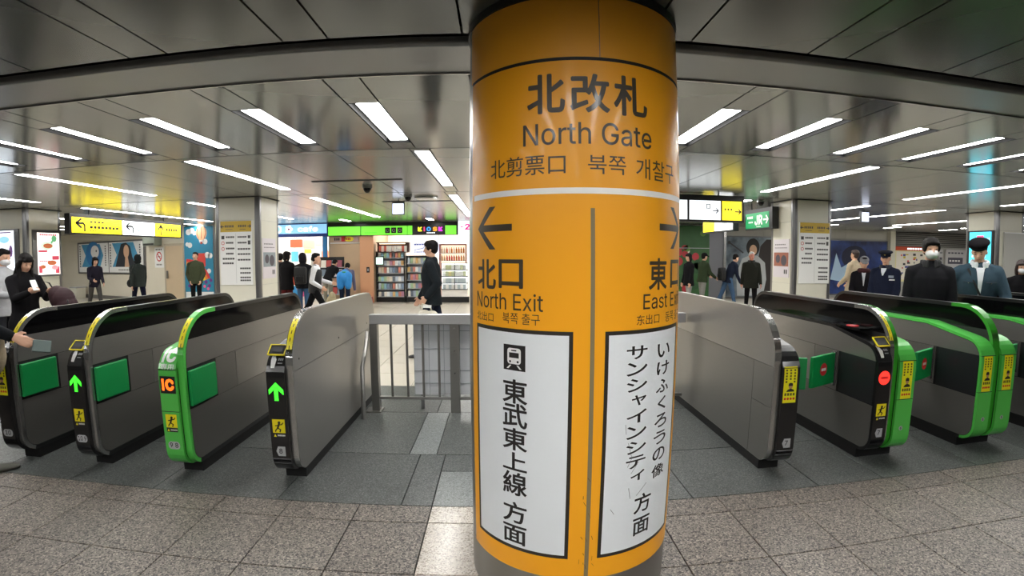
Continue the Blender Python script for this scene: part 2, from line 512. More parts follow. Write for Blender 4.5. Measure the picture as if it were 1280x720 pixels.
ORD = ['nearest', 'second', 'third', 'fourth', 'fifth', 'sixth', 'seventh', 'eighth', 'ninth']
for k in range(-7, 10):
    a, b = slot(k)
    side = 'left' if k <= 1 else 'right'
    n = (1 - k) if k <= 1 else (k - 2)
    if k == 2: side = 'right'; n = 0
    lamp(a, b, L1, L2_, f'{ORD[min(n,8)]} strip light {side} of the yellow column, nearest row on the glossy ceiling', 'strip lights in the nearest ceiling row')
for k in K:
    a, b = slot(k)
    if k not in range(-7, 10): panel(a, b, L1, L2_, CE_N)
    if k in range(-5, 7) :
        lamp(a, b, -.75, .55, 'strip light over the near hall above the viewpoint', 'strip lights over the near hall', DIFF_B)
    else: panel(a, b, -.75, .55, CE_N)
    if k in range(-5, 7) and k % 2: lamp(a, b, -3.2, -2.1, 'strip light over the near hall above the viewpoint', 'strip lights over the near hall', DIFF_B)
    else: panel(a, b, -3.2, -2.1, CE_N)
# the two farther fields of ceiling
def field(y0, y1, lamps, ly0, ly1, m, word):
    lamps = sorted(lamps)
    edges = [-28]
    for lx in lamps: edges += [lx - .1, lx + .1]
    edges.append(28)
    c0 = min(range(len(lamps)), key=lambda i: abs(lamps[i] + .8))
    for i, lx in enumerate(lamps):
        a, b = lx - .1, lx + .1
        panel(a, b, y0, ly0, m); panel(a, b, ly1, y1, m)
        n = c0 - i if i <= c0 else i - c0 - 1
        lamp(a, b, ly0, ly1, f'{ORD[n]} strip light {"left" if i <= c0 else "right"} of the yellow column, {word}', 'strip lights in the ' + word, depth=.008, fl=.03)
    for i in range(0, len(edges), 2):
        a, b = edges[i], edges[i + 1]
        n = max(1, round((b - a) / .88)) if b - a < 6 else 4
        for j in range(n): panel(a + (b - a) * j / n, a + (b - a) * (j + 1) / n, y0, y1, m)
field(4.90, 8.34, [-18.8, -16.2, -13.6, -11.0, -8.40, -5.86, -3.40, -.80, 1.75, 4.33, 7.25, 9.7, 12.3, 15.0, 17.6], 5.02, 7.66, CE_F, 'middle row, past the ceiling seam')  # outermost lamps added to brighten the end walls
field(8.38, 14.3, [-21.6, -19.0, -16.4, -13.8, -11.2, -8.56, -5.97, -3.42, -.84, 1.9, 4.7, 7.45, 9.5, 12.62, 15.6, 18.2, 20.8], 8.85, 13.85, CE_F, 'farthest row, over the concourse')  # row extended with added outer lamps so the far walls are less dark
for i, x in enumerate((-20.4, -17.8, -15.2, -12.6, -10.0, -7.4, -4.8, -2.2, .4, 3.0, 5.6, 8.2, 10.8, 13.4, 16.0, 18.6)):  # extra row of lamps, added to brighten the far walls
    side = 'left' if x < .3 else 'right'; n = (8 - i) if x < .3 else i - 8
    lamp(x, x + .2, 14.42, 15.3, f'{ORD[min(n, 8)]} short strip light {side} of the yellow column, added to brighten the far shop fronts', 'added short strip lights along the shop fronts', depth=.008, fl=.03)
    panel(x, x + .2, 15.32, 24, CE_F); panel(x, x + .2, 14.32, 14.40, CE_F); panel(x + .2, x + 2.6, 14.32, 24, CE_F)
panel(-28, -20.4, 14.32, 24, CE_F); panel(21.2, 28, 14.32, 24, CE_F)
box('air_slot', BLACKM, None, -2.67, -1.36, 6.86, 6.93, 2.592, 2.604); tag(bpy.data.objects['air_slot'], 'long dark air slot in the ceiling before the kiosk', 'air vent')
o = box('air_slot', DARKM, None, -2.32, -.9, 9.72, 9.8, 2.592, 2.604); tag(o, 'faint grey air slot in the ceiling above the hanging sign', 'air vent')
# ---- walls
wb = MB()
wb.box(-28, 28, -8.2, -8, 0, 2.9); o = wb.build('wall_front', WALLG); tag(o, kind='structure')
o = MB().box(-28.2, -28, -8.2, 24, 0, 2.9).build('wall_left', CREAMW); tag(o, kind='structure')
o = MB().box(28, 28.2, -8.2, 24, 0, 2.9).build('wall_right', WALLG); tag(o, kind='structure')
o = MB().box(-28, 28, 23.8, 24, 0, 2.9).build('wall_back', CREAMW); tag(o, kind='structure')
# ================================================================ THE YELLOW COLUMN
PX, PY, PR = .342, 2.325, .487
YELLOW = mat('orange yellow wrap film', '#f6aa22', .34, 0, var=.04, scale=3, coat=.12, spec=.35)
YELLOW2 = mat('orange yellow enamel of the upper ring', '#eaa42c', .3, 0, var=.04, scale=3, coat=.3)
PINK = mat('dark brown grey lettering', '#3d3426', .42, coat=.2)
BOXIN = mat('dark outline film', '#2c2822', .4)
PANW = mat('white panel film', '#e3e8eb', .42)
GREYL = mat('grey divider line', '#857555', .4)
pil = thing('round_column', 'thick round column wrapped in orange yellow film with direction texts, in the middle', 'column', (PX, PY, 0))
MB().cyl((0, 0), PR - .004, .2, Z_C, 96).build('column_core', COLSTEEL, pil, True)
MB().cyl((0, 0), PR - .002, 0, .205, 96).build('base_ring', STEEL_D, pil, True, label='dull steel kick ring')
MB().cyl((0, 0), PR + .006, 2.562, Z_C - .001, 96).build('top_collar', DARKM, pil, True)
def cylmap(r):
    return lambda u, w: (r * math.sin(u / PR), -r * math.cos(u / PR), w)
A = lambda deg: R(deg) * PR
def wrap(fl, name, m, r, label=None, par=None):
    o = fl.slices(.012).mapped(cylmap(r), name, m, par or pil, label)
    for p in o.data.polygons: p.use_smooth = True
    return o
def shell(name, a0, a1, z0, z1, m, label):
    mb = MB(); n = 64
    for (r, f) in ((PR, 0), (PR - .003, 1)):
        pass
    rings = []
    for i in range(n + 1):
        a = R(a0 + (a1 - a0) * i / n)
        rings.append([mb.bm.verts.new((r * math.sin(a), -r * math.cos(a), z)) for r, z in ((PR, z0), (PR, z1), (PR - .004, z1), (PR - .004, z0))])
    for p, q in zip(rings, rings[1:]):
        for k in range(4): mb.bm.faces.new((p[k], p[(k + 1) % 4], q[(k + 1) % 4], q[k]))
    mb.bm.faces.new(rings[0]); mb.bm.faces.new(rings[-1][::-1])
    return mb.build(name, m, pil, True, label=label)
shell('wrap_film', -71.5, 104, .2, 2.290, YELLOW, 'orange yellow film with the direction texts')
shell('upper_ring', -74, 4.2, 2.304, 2.56, YELLOW2, 'plain orange yellow upper ring, left half')
shell('upper_ring', 4.6, 104, 2.304, 2.56, YELLOW2, 'plain orange yellow upper ring, right half')
shell('ring_gap', -71.5, 104, 2.2902, 2.3038, BLACKM, 'black joint under the upper ring')
r1 = PR + .0009
f = Flat()
f.text('北', A(-29.2), A(-11.6), 2.083, 2.240, .022).text('改', A(-9.3), A(8.6), 2.083, 2.236, .022).text('札', A(10.4), A(28.6), 2.080, 2.240, .022)
wrap(f, 'lettering', PINK, r1, 'large dark characters 北改札')
wrap(Flat().text('North Gate', A(-31.3), A(31.0), 1.962, 2.047, .004, True), 'lettering', PINK, r1, 'dark words North Gate')
wrap(Flat().text('北剪票口', A(-50.9), A(-11.6), 1.850, 1.927, .004).text('북쪽', A(-1.8), A(16), 1.850, 1.921, .002).text('개찰구', A(21.4), A(50.7), 1.842, 1.923, .002), 'lettering', PINK, r1, 'thin Chinese and Korean gate names')
wrap(Flat().rect(A(-68.1), A(68), 1.776, 1.799), 'white_line', mat('bright white line', '#f6f5ef', .4), r1)
def arrow_poly(fl, c, w, L_, H_, t, sgn):
    # shaft and two barbs
    x = lambda u: c + sgn * u
    fl.poly([(x(-L_ / 2), w - t / 2), (x(L_ / 2 - t * .6), w - t / 2), (x(L_ / 2 - t * .6), w + t / 2), (x(-L_ / 2), w + t / 2)])
    for q in (1, -1):
        fl.poly([(x(L_ / 2), w), (x(L_ / 2 - t * 1.25), w), (x(-L_ * .06 - t * .3), w + q * H_ / 2), (x(-L_ * .06 + t * 1.1), w + q * H_ / 2)])
    return fl
wrap(arrow_poly(Flat(), A(-50.1), 1.655, A(25.4), .172, .027, -1), 'arrow', PINK, r1, 'dark arrow pointing left')
wrap(arrow_poly(Flat(), A(49.6), 1.661, A(25.8), .172, .027, 1), 'arrow', PINK, r1, 'dark arrow pointing right')
wrap(Flat().poly([(A(-.7), 1.722), (A(.2), .2), (A(2.3), .2), (A(1.2), 1.722)]), 'divider_line', GREYL, r1, 'grey upright line between the two directions')
wrap(Flat().text('北', A(-63), A(-47.4), 1.408, 1.530, .018).text('口', A(-45.5), A(-31.4), 1.416, 1.530, .018), 'lettering', PINK, r1, 'dark characters 北口')
wrap(Flat().text('North Exit', A(-64.0), A(-21.6), 1.331, 1.398, .002, True), 'lettering', PINK, r1, 'dark words North Exit')
wrap(Flat().text('北出口', A(-64.2), A(-49.2), 1.276, 1.313, 0).text('북쪽 출구', A(-43), A(-23.1), 1.278, 1.322, 0), 'lettering', PINK, r1, 'small Chinese and Korean exit names, left')
wrap(Flat().text('東', A(29.2), A(43.5), 1.410, 1.537, .018).text('口', A(47.5), A(62.5), 1.414, 1.530, .018), 'lettering', PINK, r1, 'dark characters 東口')
wrap(Flat().text('East Exit', A(26), A(63.5), 1.336, 1.398, .002, True), 'lettering', PINK, r1, 'dark words East Exit')
wrap(Flat().text('东出口', A(22.3), A(37.5), 1.276, 1.316, 0).text('동쪽 출구', A(43), A(64), 1.276, 1.318, 0), 'lettering', PINK, r1, 'small Chinese and Korean exit names, right')
for a0, a1, w0, lab in ((-64.6, -8.0, .297, 'left'), (6.4, 60.0, .297, 'right')):
    t = .0155
    wrap(Flat().frame(A(a0), A(a1), w0, 1.259, t), 'panel_outline', BOXIN, r1, f'dark outline of the {lab} white panel')
    wrap(Flat().rect(A(a0) + t, A(a1) - t, w0 + t, 1.259 - t), 'white_panel', PANW, r1, f'{lab} white panel')
r2 = PR + .0016
f = Flat().rect(A(-42.3), A(-30.1), 1.092, 1.195)
wrap(f, 'train_icon', INK, r2, 'black square with a white train front')
c = A(-36.2)
f = Flat().poly(rounded([(c - .032, 1.118), (c + .032, 1.118), (c + .032, 1.182), (c - .032, 1.182)], .012, 4))
f.poly([(c - .020, 1.114), (c - .012, 1.114), (c - .026, 1.099), (c - .036, 1.099)]).poly([(c + .012, 1.114), (c + .020, 1.114), (c + .036, 1.099), (c + .026, 1.099)])
wrap(f, 'train_icon', WHITE, r2 + .0006, 'white train front')
f = Flat().rect(c - .023, c + .023, 1.143, 1.164).rect(c - .012, c + .012, 1.170, 1.175).disc(c - .018, 1.128, .005, 10).disc(c + .018, 1.128, .005, 10)
wrap(f, 'train_icon', INK, r2 + .0012, 'train window and lamps')
f = Flat()
ul, ur = A(-43.0), A(-29.0)
for ch, z1, z0 in (('東', 1.056, .956), ('武', .958, .864 + -.008), ('東', .853, .757), ('上', .748, .668), ('線', .662, .556), ('方', .524, .425), ('面', .414, .325)):
    f.text(ch, ul, ur, z0, z1, .016)
wrap(f, 'lettering', INK, r2, 'upright dark characters 東武東上線 方面')
f = Flat()
z = 1.196
for i, ch in enumerate('サンシャインシティ'):
    h = .0655
    u0 = 17.2 + i * .28; w_ = 12.2
    z1 = z - i * h
    if ch in 'ャィ': f.text(ch, A(u0 + 2.8), A(u0 + w_ - .5), z1 - .046, z1 - .003, .014)
    else: f.text(ch, A(u0), A(u0 + w_), z1 - .053, z1, .014)
z = 1.192
for i, ch in enumerate('いけふくろうの像'):
    z1 = z - i * .0755
    wd = 12.0 if ch != 'く' else 8
    f.text(ch, A(42.8 - wd / 2), A(42.8 + wd / 2), z1 - .060, z1 - .003, .014)
f.text('方', A(25.5), A(37.6), .468, .556, .016).text('面', A(25.6), A(37.6), .362, .445, .016)
wrap(f, 'lettering', INK, r2, 'upright dark characters いけふくろうの像 サンシャインシティ 方面')
SCUFF = mat('grey scuff marks', '#8b8f90', .6)
f = Flat()
for (a, zc, ln, an) in ((20.0, .80, .07, .3), (23, .74, .05, -.5), (27, .71, .06, -.7), (18, .88, .04, .1), (33, .60, .07, -.9), (12, .52, .03, .6), (21.5, .60, .05, .2)):
    f.stroke([(A(a), zc), (A(a) + ln * math.sin(an), zc - ln * math.cos(an))], .0022)
wrap(f, 'scuff_marks', SCUFF, r2 + .0002)
f = Flat()
for k in range(14):
    a = random.uniform(-3, 4); zc = random.uniform(.25, .75)
    f.stroke([(A(a), zc), (A(a) + random.uniform(-.01, .012), zc - random.uniform(.008, .025))], random.uniform(.001, .003))
wrap(f, 'scuff_marks', mat('dark scuffs', '#6a4a14', .6), r1 + .0003)

# ================================================================ TICKET GATES
GL = 2.24
LOW = rounded([(0, .08), (GL, .08), (GL, .93), (1.65, 1.0), (.6, 1.0), (0, .90)], [.13, .13, .16, .3, .3, .17])
def low_inset(t): return rounded([(t, .08 + t), (GL - t, .08 + t), (GL - t, .93 - t), (1.65, 1.0 - t), (.6, 1.0 - t), (t, .90 - t)], [.13 - t, .13 - t, .15 - t, .3, .3, .16 - t])
WING = rounded([(.03, .08), (GL - .03, .08), (GL - .03, 1.165), (.03, 1.175)], [.13, .13, .24, .34], 10)
def wing_inset(t): return rounded([(.03 + t, .08 + t), (GL - .03 - t, .08 + t), (GL - .03 - t, 1.165 - t), (.03 + t, 1.175 - t)], [.13 - t, .13 - t, .24 - t, .34 - t], 10)
LED_G = mat('green lit arrow', (.05, 1, .03, 1), .4, emit=1.6)
LED_R = mat('red lit disc', (1, .03, .02, 1), .4, emit=1.8)
LED_O = mat('orange lit letters', (1, .14, .01, 1), .4, emit=1.8)
PORT = mat('portrait print', '#b58a6a', .5)
GREYP = mat('grey number plate', '#a8aaac', .4)
ORNG = mat('orange print', '#d8622a', .5)

_fr = sorted([(z, y) for y, z in LOW if y < .35], key=lambda p: p[0])
def yfront(z):
    if z <= _fr[0][0]: return _fr[0][1]
    for (z0, y0), (z1, y1) in zip(_fr, _fr[1:]):
        if z0 <= z <= z1 and z1 > z0: return y0 + (y1 - y0) * (z - z0) / (z1 - z0)
    return _fr[-1][1]
def on_front(fl, name, m, par, y, label=None):
    """print that follows the rounded front of a housing"""
    return fl.slices(.012, up=True).mapped(lambda u, w: (u, yfront(w) + y, w), name, m, par, label)
Flat.curved = lambda s, name, m, par, y, label=None: on_front(s, name, m, par, y, label)
def panels(par, x, s, prof, spec):
    """side panels on plane x (outside is s): spec rows (name, y0, y1, z0, z1, material, proud, label)"""
    for name, y0, y1, z0, z1, m, pr, lab in spec:
        q = clipbox(prof, y0, y1, z0, z1)
        if len(q) < 3: continue
        MB().prism(q, x, x + s * pr, 'x').build(name, m, par, label=lab)
def decal_front(par, cx, y, what, **k):
    """prints and lamps on the narrow front, cx = middle of that front"""
    if what == 'arrow':
        f = Flat(); z = .665
        f.poly([(cx - .014, z - .062), (cx + .014, z - .062), (cx + .014, z + .03), (cx - .014, z + .03)])
        f.poly([(cx, z + .062), (cx - .052, z + .012), (cx - .052, z - .022), (cx, z + .026)]).poly([(cx, z + .062), (cx, z + .026), (cx + .052, z - .022), (cx + .052, z + .012)])
        f.front('arrow_lamp', LED_G, par, y, 'glowing green arrow pointing up')
    elif what == 'stop':
        Flat().disc(cx, .672, .052, 28).front('stop_lamp', LED_R, par, y, 'glowing red disc')
        Flat().rect(cx - .034, cx + .034, .664, .682).front('stop_lamp', mat('dark red bar', (.35, .01, .01, 1), .5, emit=.6), par, y - .0006, 'darker bar on the red disc')
    elif what == 'sticker':
        z = .40
        Flat().rect(cx - .045, cx + .045, z - .02, z + .075).front('warning_sticker', YEL, par, y, 'yellow warning sticker with a falling figure')
        Flat().rect(cx - .045, cx + .045, z - .052, z - .021).front('warning_sticker', INK, par, y, 'black strip under the yellow sticker')
        f = Flat().disc(cx + .004, z + .052, .010, 10).stroke([(cx + .002, z + .042), (cx - .008, z + .014)], .014).stroke([(cx - .008, z + .014), (cx + .012, z + .004), (cx + .006, z - .012)], .008).stroke([(cx - .008, z + .014), (cx - .022, z), (cx - .026, z - .010)], .008).stroke([(cx, z + .036), (cx + .022, z + .040), (cx + .032, z + .052)], .007).stroke([(cx, z + .034), (cx - .024, z + .030)], .007)
        f.front('warning_sticker', INK, par, y - .0006, 'black falling figure')
        f = Flat().poly([(cx - .040, z - .047), (cx - .020, z - .047), (cx - .030, z - .028)])
        f.front('warning_sticker', YEL, par, y - .0006, 'small yellow triangle')
        f = Flat()
        for i in range(7): f.rect(cx - .012 + i * .0078, cx - .007 + i * .0078, z - .042, z - .032)
        f.front('warning_sticker', WHITE, par, y - .0006, 'fine white print')
    elif what == 'plate':
        z = .25; tx = k['text']; wd = .033 if len(tx) == 1 else .047
        if len(tx) == 1: f = Flat().poly([(cx - wd, z), (cx - wd + .014, z + .034), (cx + wd, z + .034), (cx + wd, z - .034), (cx - wd + .014, z - .034)])
        else: f = Flat().poly(rounded([(cx - wd, z - .028), (cx + wd, z - .028), (cx + wd, z + .028), (cx - wd, z + .028)], .024, 5))
        f.front('number_plate', GREYP, par, y, 'grey plate with the gate number')
        Flat().text(tx, cx - wd * .8, cx + wd * .8, z - .016, z + .020, .012, True, keep=True).front('number_plate', INK, par, y - .0006, 'gate number ' + tx)
    elif what == 'hand':
        z = .865
        f = Flat().poly([(cx - .034, z - .045), (cx - .008, z - .045), (cx - .002, z + .005), (cx - .016, z + .022), (cx - .040, z + .010)])
        for i, (dx, h) in enumerate(((-.036, .034), (-.027, .040), (-.018, .036))): f.rect(cx + dx - .004, cx + dx + .004, z, z + h)
        f.curved('hand_mark', WHITE, par, y, 'white touching-hand mark')
        f = Flat()
        for i in range(3): f.rect(cx + .010 + i * .013, cx + .019 + i * .013, z, z + .014)
        f.rect(cx + .010, cx + .044, z - .018, z - .012)
        f.curved('hand_mark', GREYP, par, y, 'small grey print beside the hand')
    elif what == 'poster':
        z0, z1 = k.get('z', (.545, .80)); wd = k.get('w', .05)
        Flat().rect(cx - wd, cx + wd, z0, z1).curved('poster_sticker', mat('lemon yellow poster', '#e6e01a', .4), par, y, 'narrow lemon yellow poster with a portrait')
        H = z1 - z0
        f = Flat()
        for j in range(3):
            for i in range(5 - j % 2): f.rect(cx + wd * (.62 - j * .62) - .007, cx + wd * (.62 - j * .62) + .007, z1 - .022 - i * .020 - .010, z1 - .022 - i * .020 + .003)
        for i in range(4): f.rect(cx - wd * .78 + i * wd * .42, cx - wd * .78 + i * wd * .42 + .015, z0 + H * .20, z0 + H * .275)
        f.curved('poster_sticker', mat('olive print', '#55531a', .5), par, y - .0006, 'columns of dark characters, too small to read')
        Flat().disc(cx + .004, z0 + H * .46, .016, 16, .020).curved('poster_sticker', PORT, par, y - .0008, 'portrait face')
        f = Flat().poly([(cx - .030, z0 + H * .31), (cx + .036, z0 + H * .31), (cx + .028, z0 + H * .37), (cx + .004, z0 + H * .40), (cx - .018, z0 + H * .37)]); f.front('poster_sticker', INK, par, y - .0010, 'dark jacket'); f = Flat().poly([(cx - .014, z0 + H * .47), (cx + .022, z0 + H * .47), (cx + .020, z0 + H * .54), (cx + .004, z0 + H * .56), (cx - .012, z0 + H * .54)])
        f.curved('poster_sticker', INK, par, y - .0010, 'dark hair')
        f = Flat()
        for i in range(4): f.disc(cx - wd * .66 + i * wd * .44, z0 + H * .115, .009, 12)
        f.curved('poster_sticker', RED, par, y - .0008, 'row of red dots')
def reader_lip(par, cx, w):
    """raised reader mouth outlined in yellow on the rounded top of the front"""
    M = Matrix.Translation((cx, .065, .930)) @ Matrix.Rotation(R(40), 4, 'X')
    mb = MB(); mb.box(-w, w, -.040, .040, -.014, .005, M, bev=.004); o = mb.build('reader_mouth', BLACK, par)
    mb = MB()
    for (a, b, c, d) in ((-w - .002, w + .002, -.045, -.039), (-w - .002, w + .002, .039, .045), (-w - .003, -w + .003, -.045, .045), (w - .003, w + .003, -.045, .045)): mb.box(a, b, c, d, -.004, .0075, M)
    mb.build('reader_mouth', YEL, par, label='yellow outline of the reader mouth')
    mb = MB(); mb.box(-w * .6, w * .6, -.02, .02, .002, .0065, M); mb.build('reader_mouth', DARKM, par, label='dark slot')
def ring_part(outer, inner, a0, a1, cond):
    mb = MB(); n = len(outer)
    for i in range(n):
        j = (i + 1) % n
        if not (cond(outer[i]) and cond(outer[j])): continue
        q = [[mb.bm.verts.new((a, u, w)) for a in (a0, a1)] for u, w in (outer[i], outer[j], inner[j], inner[i])]
        for k in range(4):
            l = (k + 1) % 4; mb.bm.faces.new((q[k][0], q[l][0], q[l][1], q[k][1]))
        mb.bm.faces.new([x[0] for x in q]); mb.bm.faces.new([x[1] for x in q][::-1])
    bmesh.ops.remove_doubles(mb.bm, verts=mb.bm.verts, dist=1e-6)
    return mb
def dens(pts, step=.06):
    out = []
    for i in range(len(pts)):
        a, b = Vector(pts[i]), Vector(pts[(i + 1) % len(pts)]); k = max(1, int((b - a).length / step))
        for j in range(k): q = a + (b - a) * j / k; out.append((q.x, q.y))
    return out
def split_ring(par, name, ofn, ifn, x0, x1, skin, rest, cond):
    o, i = ofn, ifn
    oo, ii = [], []
    for k in range(len(o)):
        a, b = Vector(o[k]), Vector(o[(k + 1) % len(o)]); c, d = Vector(i[k]), Vector(i[(k + 1) % len(i)]); n = max(1, int((b - a).length / .05))
        for j in range(n):
            p = a + (b - a) * j / n; q = c + (d - c) * j / n; oo.append((p.x, p.y)); ii.append((q.x, q.y))
    ring_part(oo, ii, x0, x1, cond).build(name, skin, par, True)
    n = len(oo); ok = [cond(p) for p in oo]
    mb = MB()
    for k in range(n):
        j = (k + 1) % n
        if ok[k] and ok[j]: continue
        q = [[mb.bm.verts.new((a, u, w)) for a in (x0 + .001, x1 - .001)] for u, w in (oo[k], oo[j], ii[j], ii[k])]
        for m_ in range(4):
            l = (m_ + 1) % 4; mb.bm.faces.new((q[m_][0], q[l][0], q[l][1], q[m_][1]))
        mb.bm.faces.new([x[0] for x in q]); mb.bm.faces.new([x[1] for x in q][::-1])
    bmesh.ops.remove_doubles(mb.bm, verts=mb.bm.verts, dist=1e-6)
    mb.build(name, rest, par, True, label='dark rear and lower rim')
def lowbox(par, x0, x1, skin, ins=None):
    """housing of normal height between x0 and x1"""
    MB().prism(low_inset(.004), x0 + .004, x1 - .004, 'x').build('housing_core', BLACKM, par)
    split_ring(par, 'housing_rim', LOW, low_inset(.022), x0, x1, skin, BLACKM, lambda p: p[0] < .16 or (p[1] > .75 and (p[0] < 1.0 or skin is not BLACK)))
def steel_side(par, x, s, prof, top, flap, ramp=0):
    Y1 = GL - .02
    sp = [('side_panel', .0, Y1, top - .0, 2, STEEL, .004, None)] if False else []
    zt = top
    sp.append(('side_panel', 0, Y1, .792, zt, STEEL, .004, 'upper steel side panel'))
    if flap:
        sp.append(('flap_recess', .05, .43, .50, .788, BLACKM, .001, 'black recess of the flap'))
        sp.append(('side_panel', .44, .74, .50, .788, STEEL_D, .004, 'duller steel panel beside the flap'))
        sp.append(('side_panel', .744, Y1, .50, .788, STEEL, .004, 'middle steel side panel'))
        sp.append(('side_panel', 0, .045, .50, .788, STEEL, .004, None))
    else:
        sp.append(('side_panel', 0, .30, .50, .788, STEEL_D, .004, None))
        sp.append(('side_panel', .304, Y1, .50, .788, STEEL_D, .004, 'middle steel side panel'))
    sp.append(('side_panel', 0, Y1, 0, .496, STEEL_D, .004, 'lower steel side panel'))
    panels(par, x, s, prof, sp)
def flap_open(par, x, s):
    o = MB().box(x, x + s * .026, .062, .400, .520, .772, bev=.008).build('flap', FLAP, par, label='green flap folded back against the side')
    return o
def flap_closed(par, x, s, hinge_y, L_=.335, ang=-28):
    """green flap swung out across the passage, with its no-entry mark"""
    hb = MB().box(x, x + s * .02, hinge_y - .02, hinge_y + .02, .50, .785).build('flap_hinge', STEEL_P, par)
    M = Matrix.Translation((x + s * .02, hinge_y, 0)) @ Matrix.Rotation(R(ang) * -s * -1, 4, 'Z')
    mb = MB(); mb.box(0, s * L_, -.016, .016, .520, .772, bev=.008)
    for v in mb.bm.verts: v.co = M @ v.co
    o = mb.build('flap', FLAP, par, label='green flap closed across the passage')
    f = Flat().disc(s * L_ * .52, .655, .052, 24)
    def mp(off): return lambda u, w: M @ Vector((u, -.0165 - off, w))
    f.mapped(mp(0), 'no_entry_mark', RED, o)
    Flat().rect(s * L_ * .52 - .034, s * L_ * .52 + .034, .644, .666).mapped(mp(.0008), 'no_entry_mark', WHITE, o, 'white bar')
def wing(par, x0, x1, skin, glass_sides, label_side=0, rim_t=.03):
    MB().prism(wing_inset(.003), x0 + .004, x1 - .004, 'x').build('wing_core', BLACKM, par)
    split_ring(par, 'wing_rim', WING, wing_inset(rim_t), x0, x1, skin, BLACK if glass_sides else STEEL, lambda p: p[0] < .50 and (p[1] > .16 or p[0] < .12))
    ins = wing_inset(rim_t + .002)
    for s in glass_sides:
        x = x0 if s < 0 else x1
        q = clipbox(ins, 0, GL, .985, 2)
        MB().prism(q, (x0 + x1) / 2, x - s * .002, 'x').build('glass_panel', GLASSD, par, label='dark smoked glass')
def curve_label(par, x0, x1):
    """yellow label along the rounded shoulder of the wing"""
    pts = [p for p in WING if p[0] < .36 and p[1] > .93]
    pts.sort(key=lambda p: p[1])
    dense = []
    for a, b in zip(pts, pts[1:]):
        for t in (0, .5): dense.append((a[0] + (b[0] - a[0]) * t, a[1] + (b[1] - a[1]) * t))
    dense = [p for p in dense if p[1] < 1.125]
    if len(dense) < 2: return
    for nm, m, a, b, off, step, lab in (('edge_label', YEL, x0, x1, .0015, 1, 'yellow edge label'), ('edge_label', INK, x0 + (x1 - x0) * .42, x1 - (x1 - x0) * .42, .0025, 2, 'dark fine print')):
        mb = MB()
        for i in range(0, len(dense) - 1, step):
            p, q = Vector(dense[i]), Vector(dense[i + 1]); d = (q - p)
            if d.length < 1e-6: continue
            n = Vector((-d.y, d.x)).normalized()
            if n.x > 0: n = -n
            p2, q2 = p + n * off, q + n * off
            mb.quad((a, p2.x, p2.y), (b, p2.x, p2.y), (b, q2.x, q2.y), (a, q2.x, q2.y))
        o = mb.build(nm, m, par, label=lab)
        if step > 1: o['kind'] = 'stuff'
def base_parts(par, x0, x1):
    box('plinth', BLACKM, par, x0 + .012, x1 - .012, .16, GL - .16, 0, .082)
def grooves(par, x0, x1, m=BLACKM):
    for z in (.79, .495): box('joint_strip', m, par, x0, x1, -.0012, .02, z - .0022, z + .0022)
SKY = .0
def gate_single(label, x, y, lowm, side, steel_wing, num, fronts, poster=False, curve=True, w=.13):
    """single-sided housing: low part away from `side`, wing on `side` (+1 right, -1 left); x = outer face of the wing"""
    g = thing('ticket_gate', label, 'ticket gate', (x, y, 0), 0, 'ticket gates across the hall')
    s = side
    wx0, wx1 = sorted((-s * .048, 0)); lx0, lx1 = sorted((-s * .048, -s * (.048 + w)))
    lowbox(g, lx0, lx1, lowm)
    for q in ((lx0, -1) if s > 0 else (lx1, 1),): steel_side(g, q[0], q[1], low_inset(.024), .97, False)
    wing(g, wx0, wx1, steel_wing[0], [] if steel_wing[1] else ([1] if s > 0 else [-1]), s)
    xo = wx1 if s > 0 else wx0
    prof = wing_inset(.034)
    if steel_wing[1]:
        panels(g, xo - s * .003, s, WING if False else wing_inset(.006), [('side_panel', 0, GL, .792, 1.3, STEEL, .005, 'upper steel side panel'), ('side_panel', 0, GL, 0.08, .788, STEEL, .005, 'lower steel side panel')])
        for k in (.14, 1.0, 1.9): MB().tube([(xo, k, .86), (xo + s * .005, k, .86)], .007, 8).build('bolt_head', DARKM, g)
    else:
        steel_side(g, xo - s * .003, s, prof, .983, True)
        flap_open(g, xo + s * .001, s)
    base_parts(g, min(lx0, wx0), max(lx1, wx1))
    grooves(g, lx0, lx1)
    cx = (lx0 + lx1) / 2
    for fr in fronts:
        if fr == 'num': decal_front(g, cx, -.002, 'plate', text=num)
        else: decal_front(g, cx, -.002, fr)
    if 'arrow' in fronts: reader_lip(g, cx, w * .44)
    if curve: curve_label(g, wx0 + .004, wx1 - .004)
    return g, cx, (lx0, lx1)
CREAMRIM = STEEL_P
YG = 3.06
g2 = gate_single('black-fronted ticket gate with green arrow, plate 10 9, third from the left edge', -2.955, YG - .04, BLACK, 1, (STEEL_P, False), '10 9', ['arrow', 'sticker', 'num', 'hand'], w=.13)
g2[0]['label'] = 'black ticket gate with green arrow standing left of the green IC gate'
g4, c4, _ = gate_single('black ticket gate with green arrow and plain steel side next to the railing', -1.362, YG, BLACK, 1, (STEEL_P, True), '8', ['arrow', 'sticker', 'num', 'hand'])
g3, c3, lx = gate_single('bright green ticket gate with orange IC sign on its front, left half', -2.165, YG - .02, GREEN, 1, (GREEN, False), '9 8', ['sticker', 'num'], w=.14)
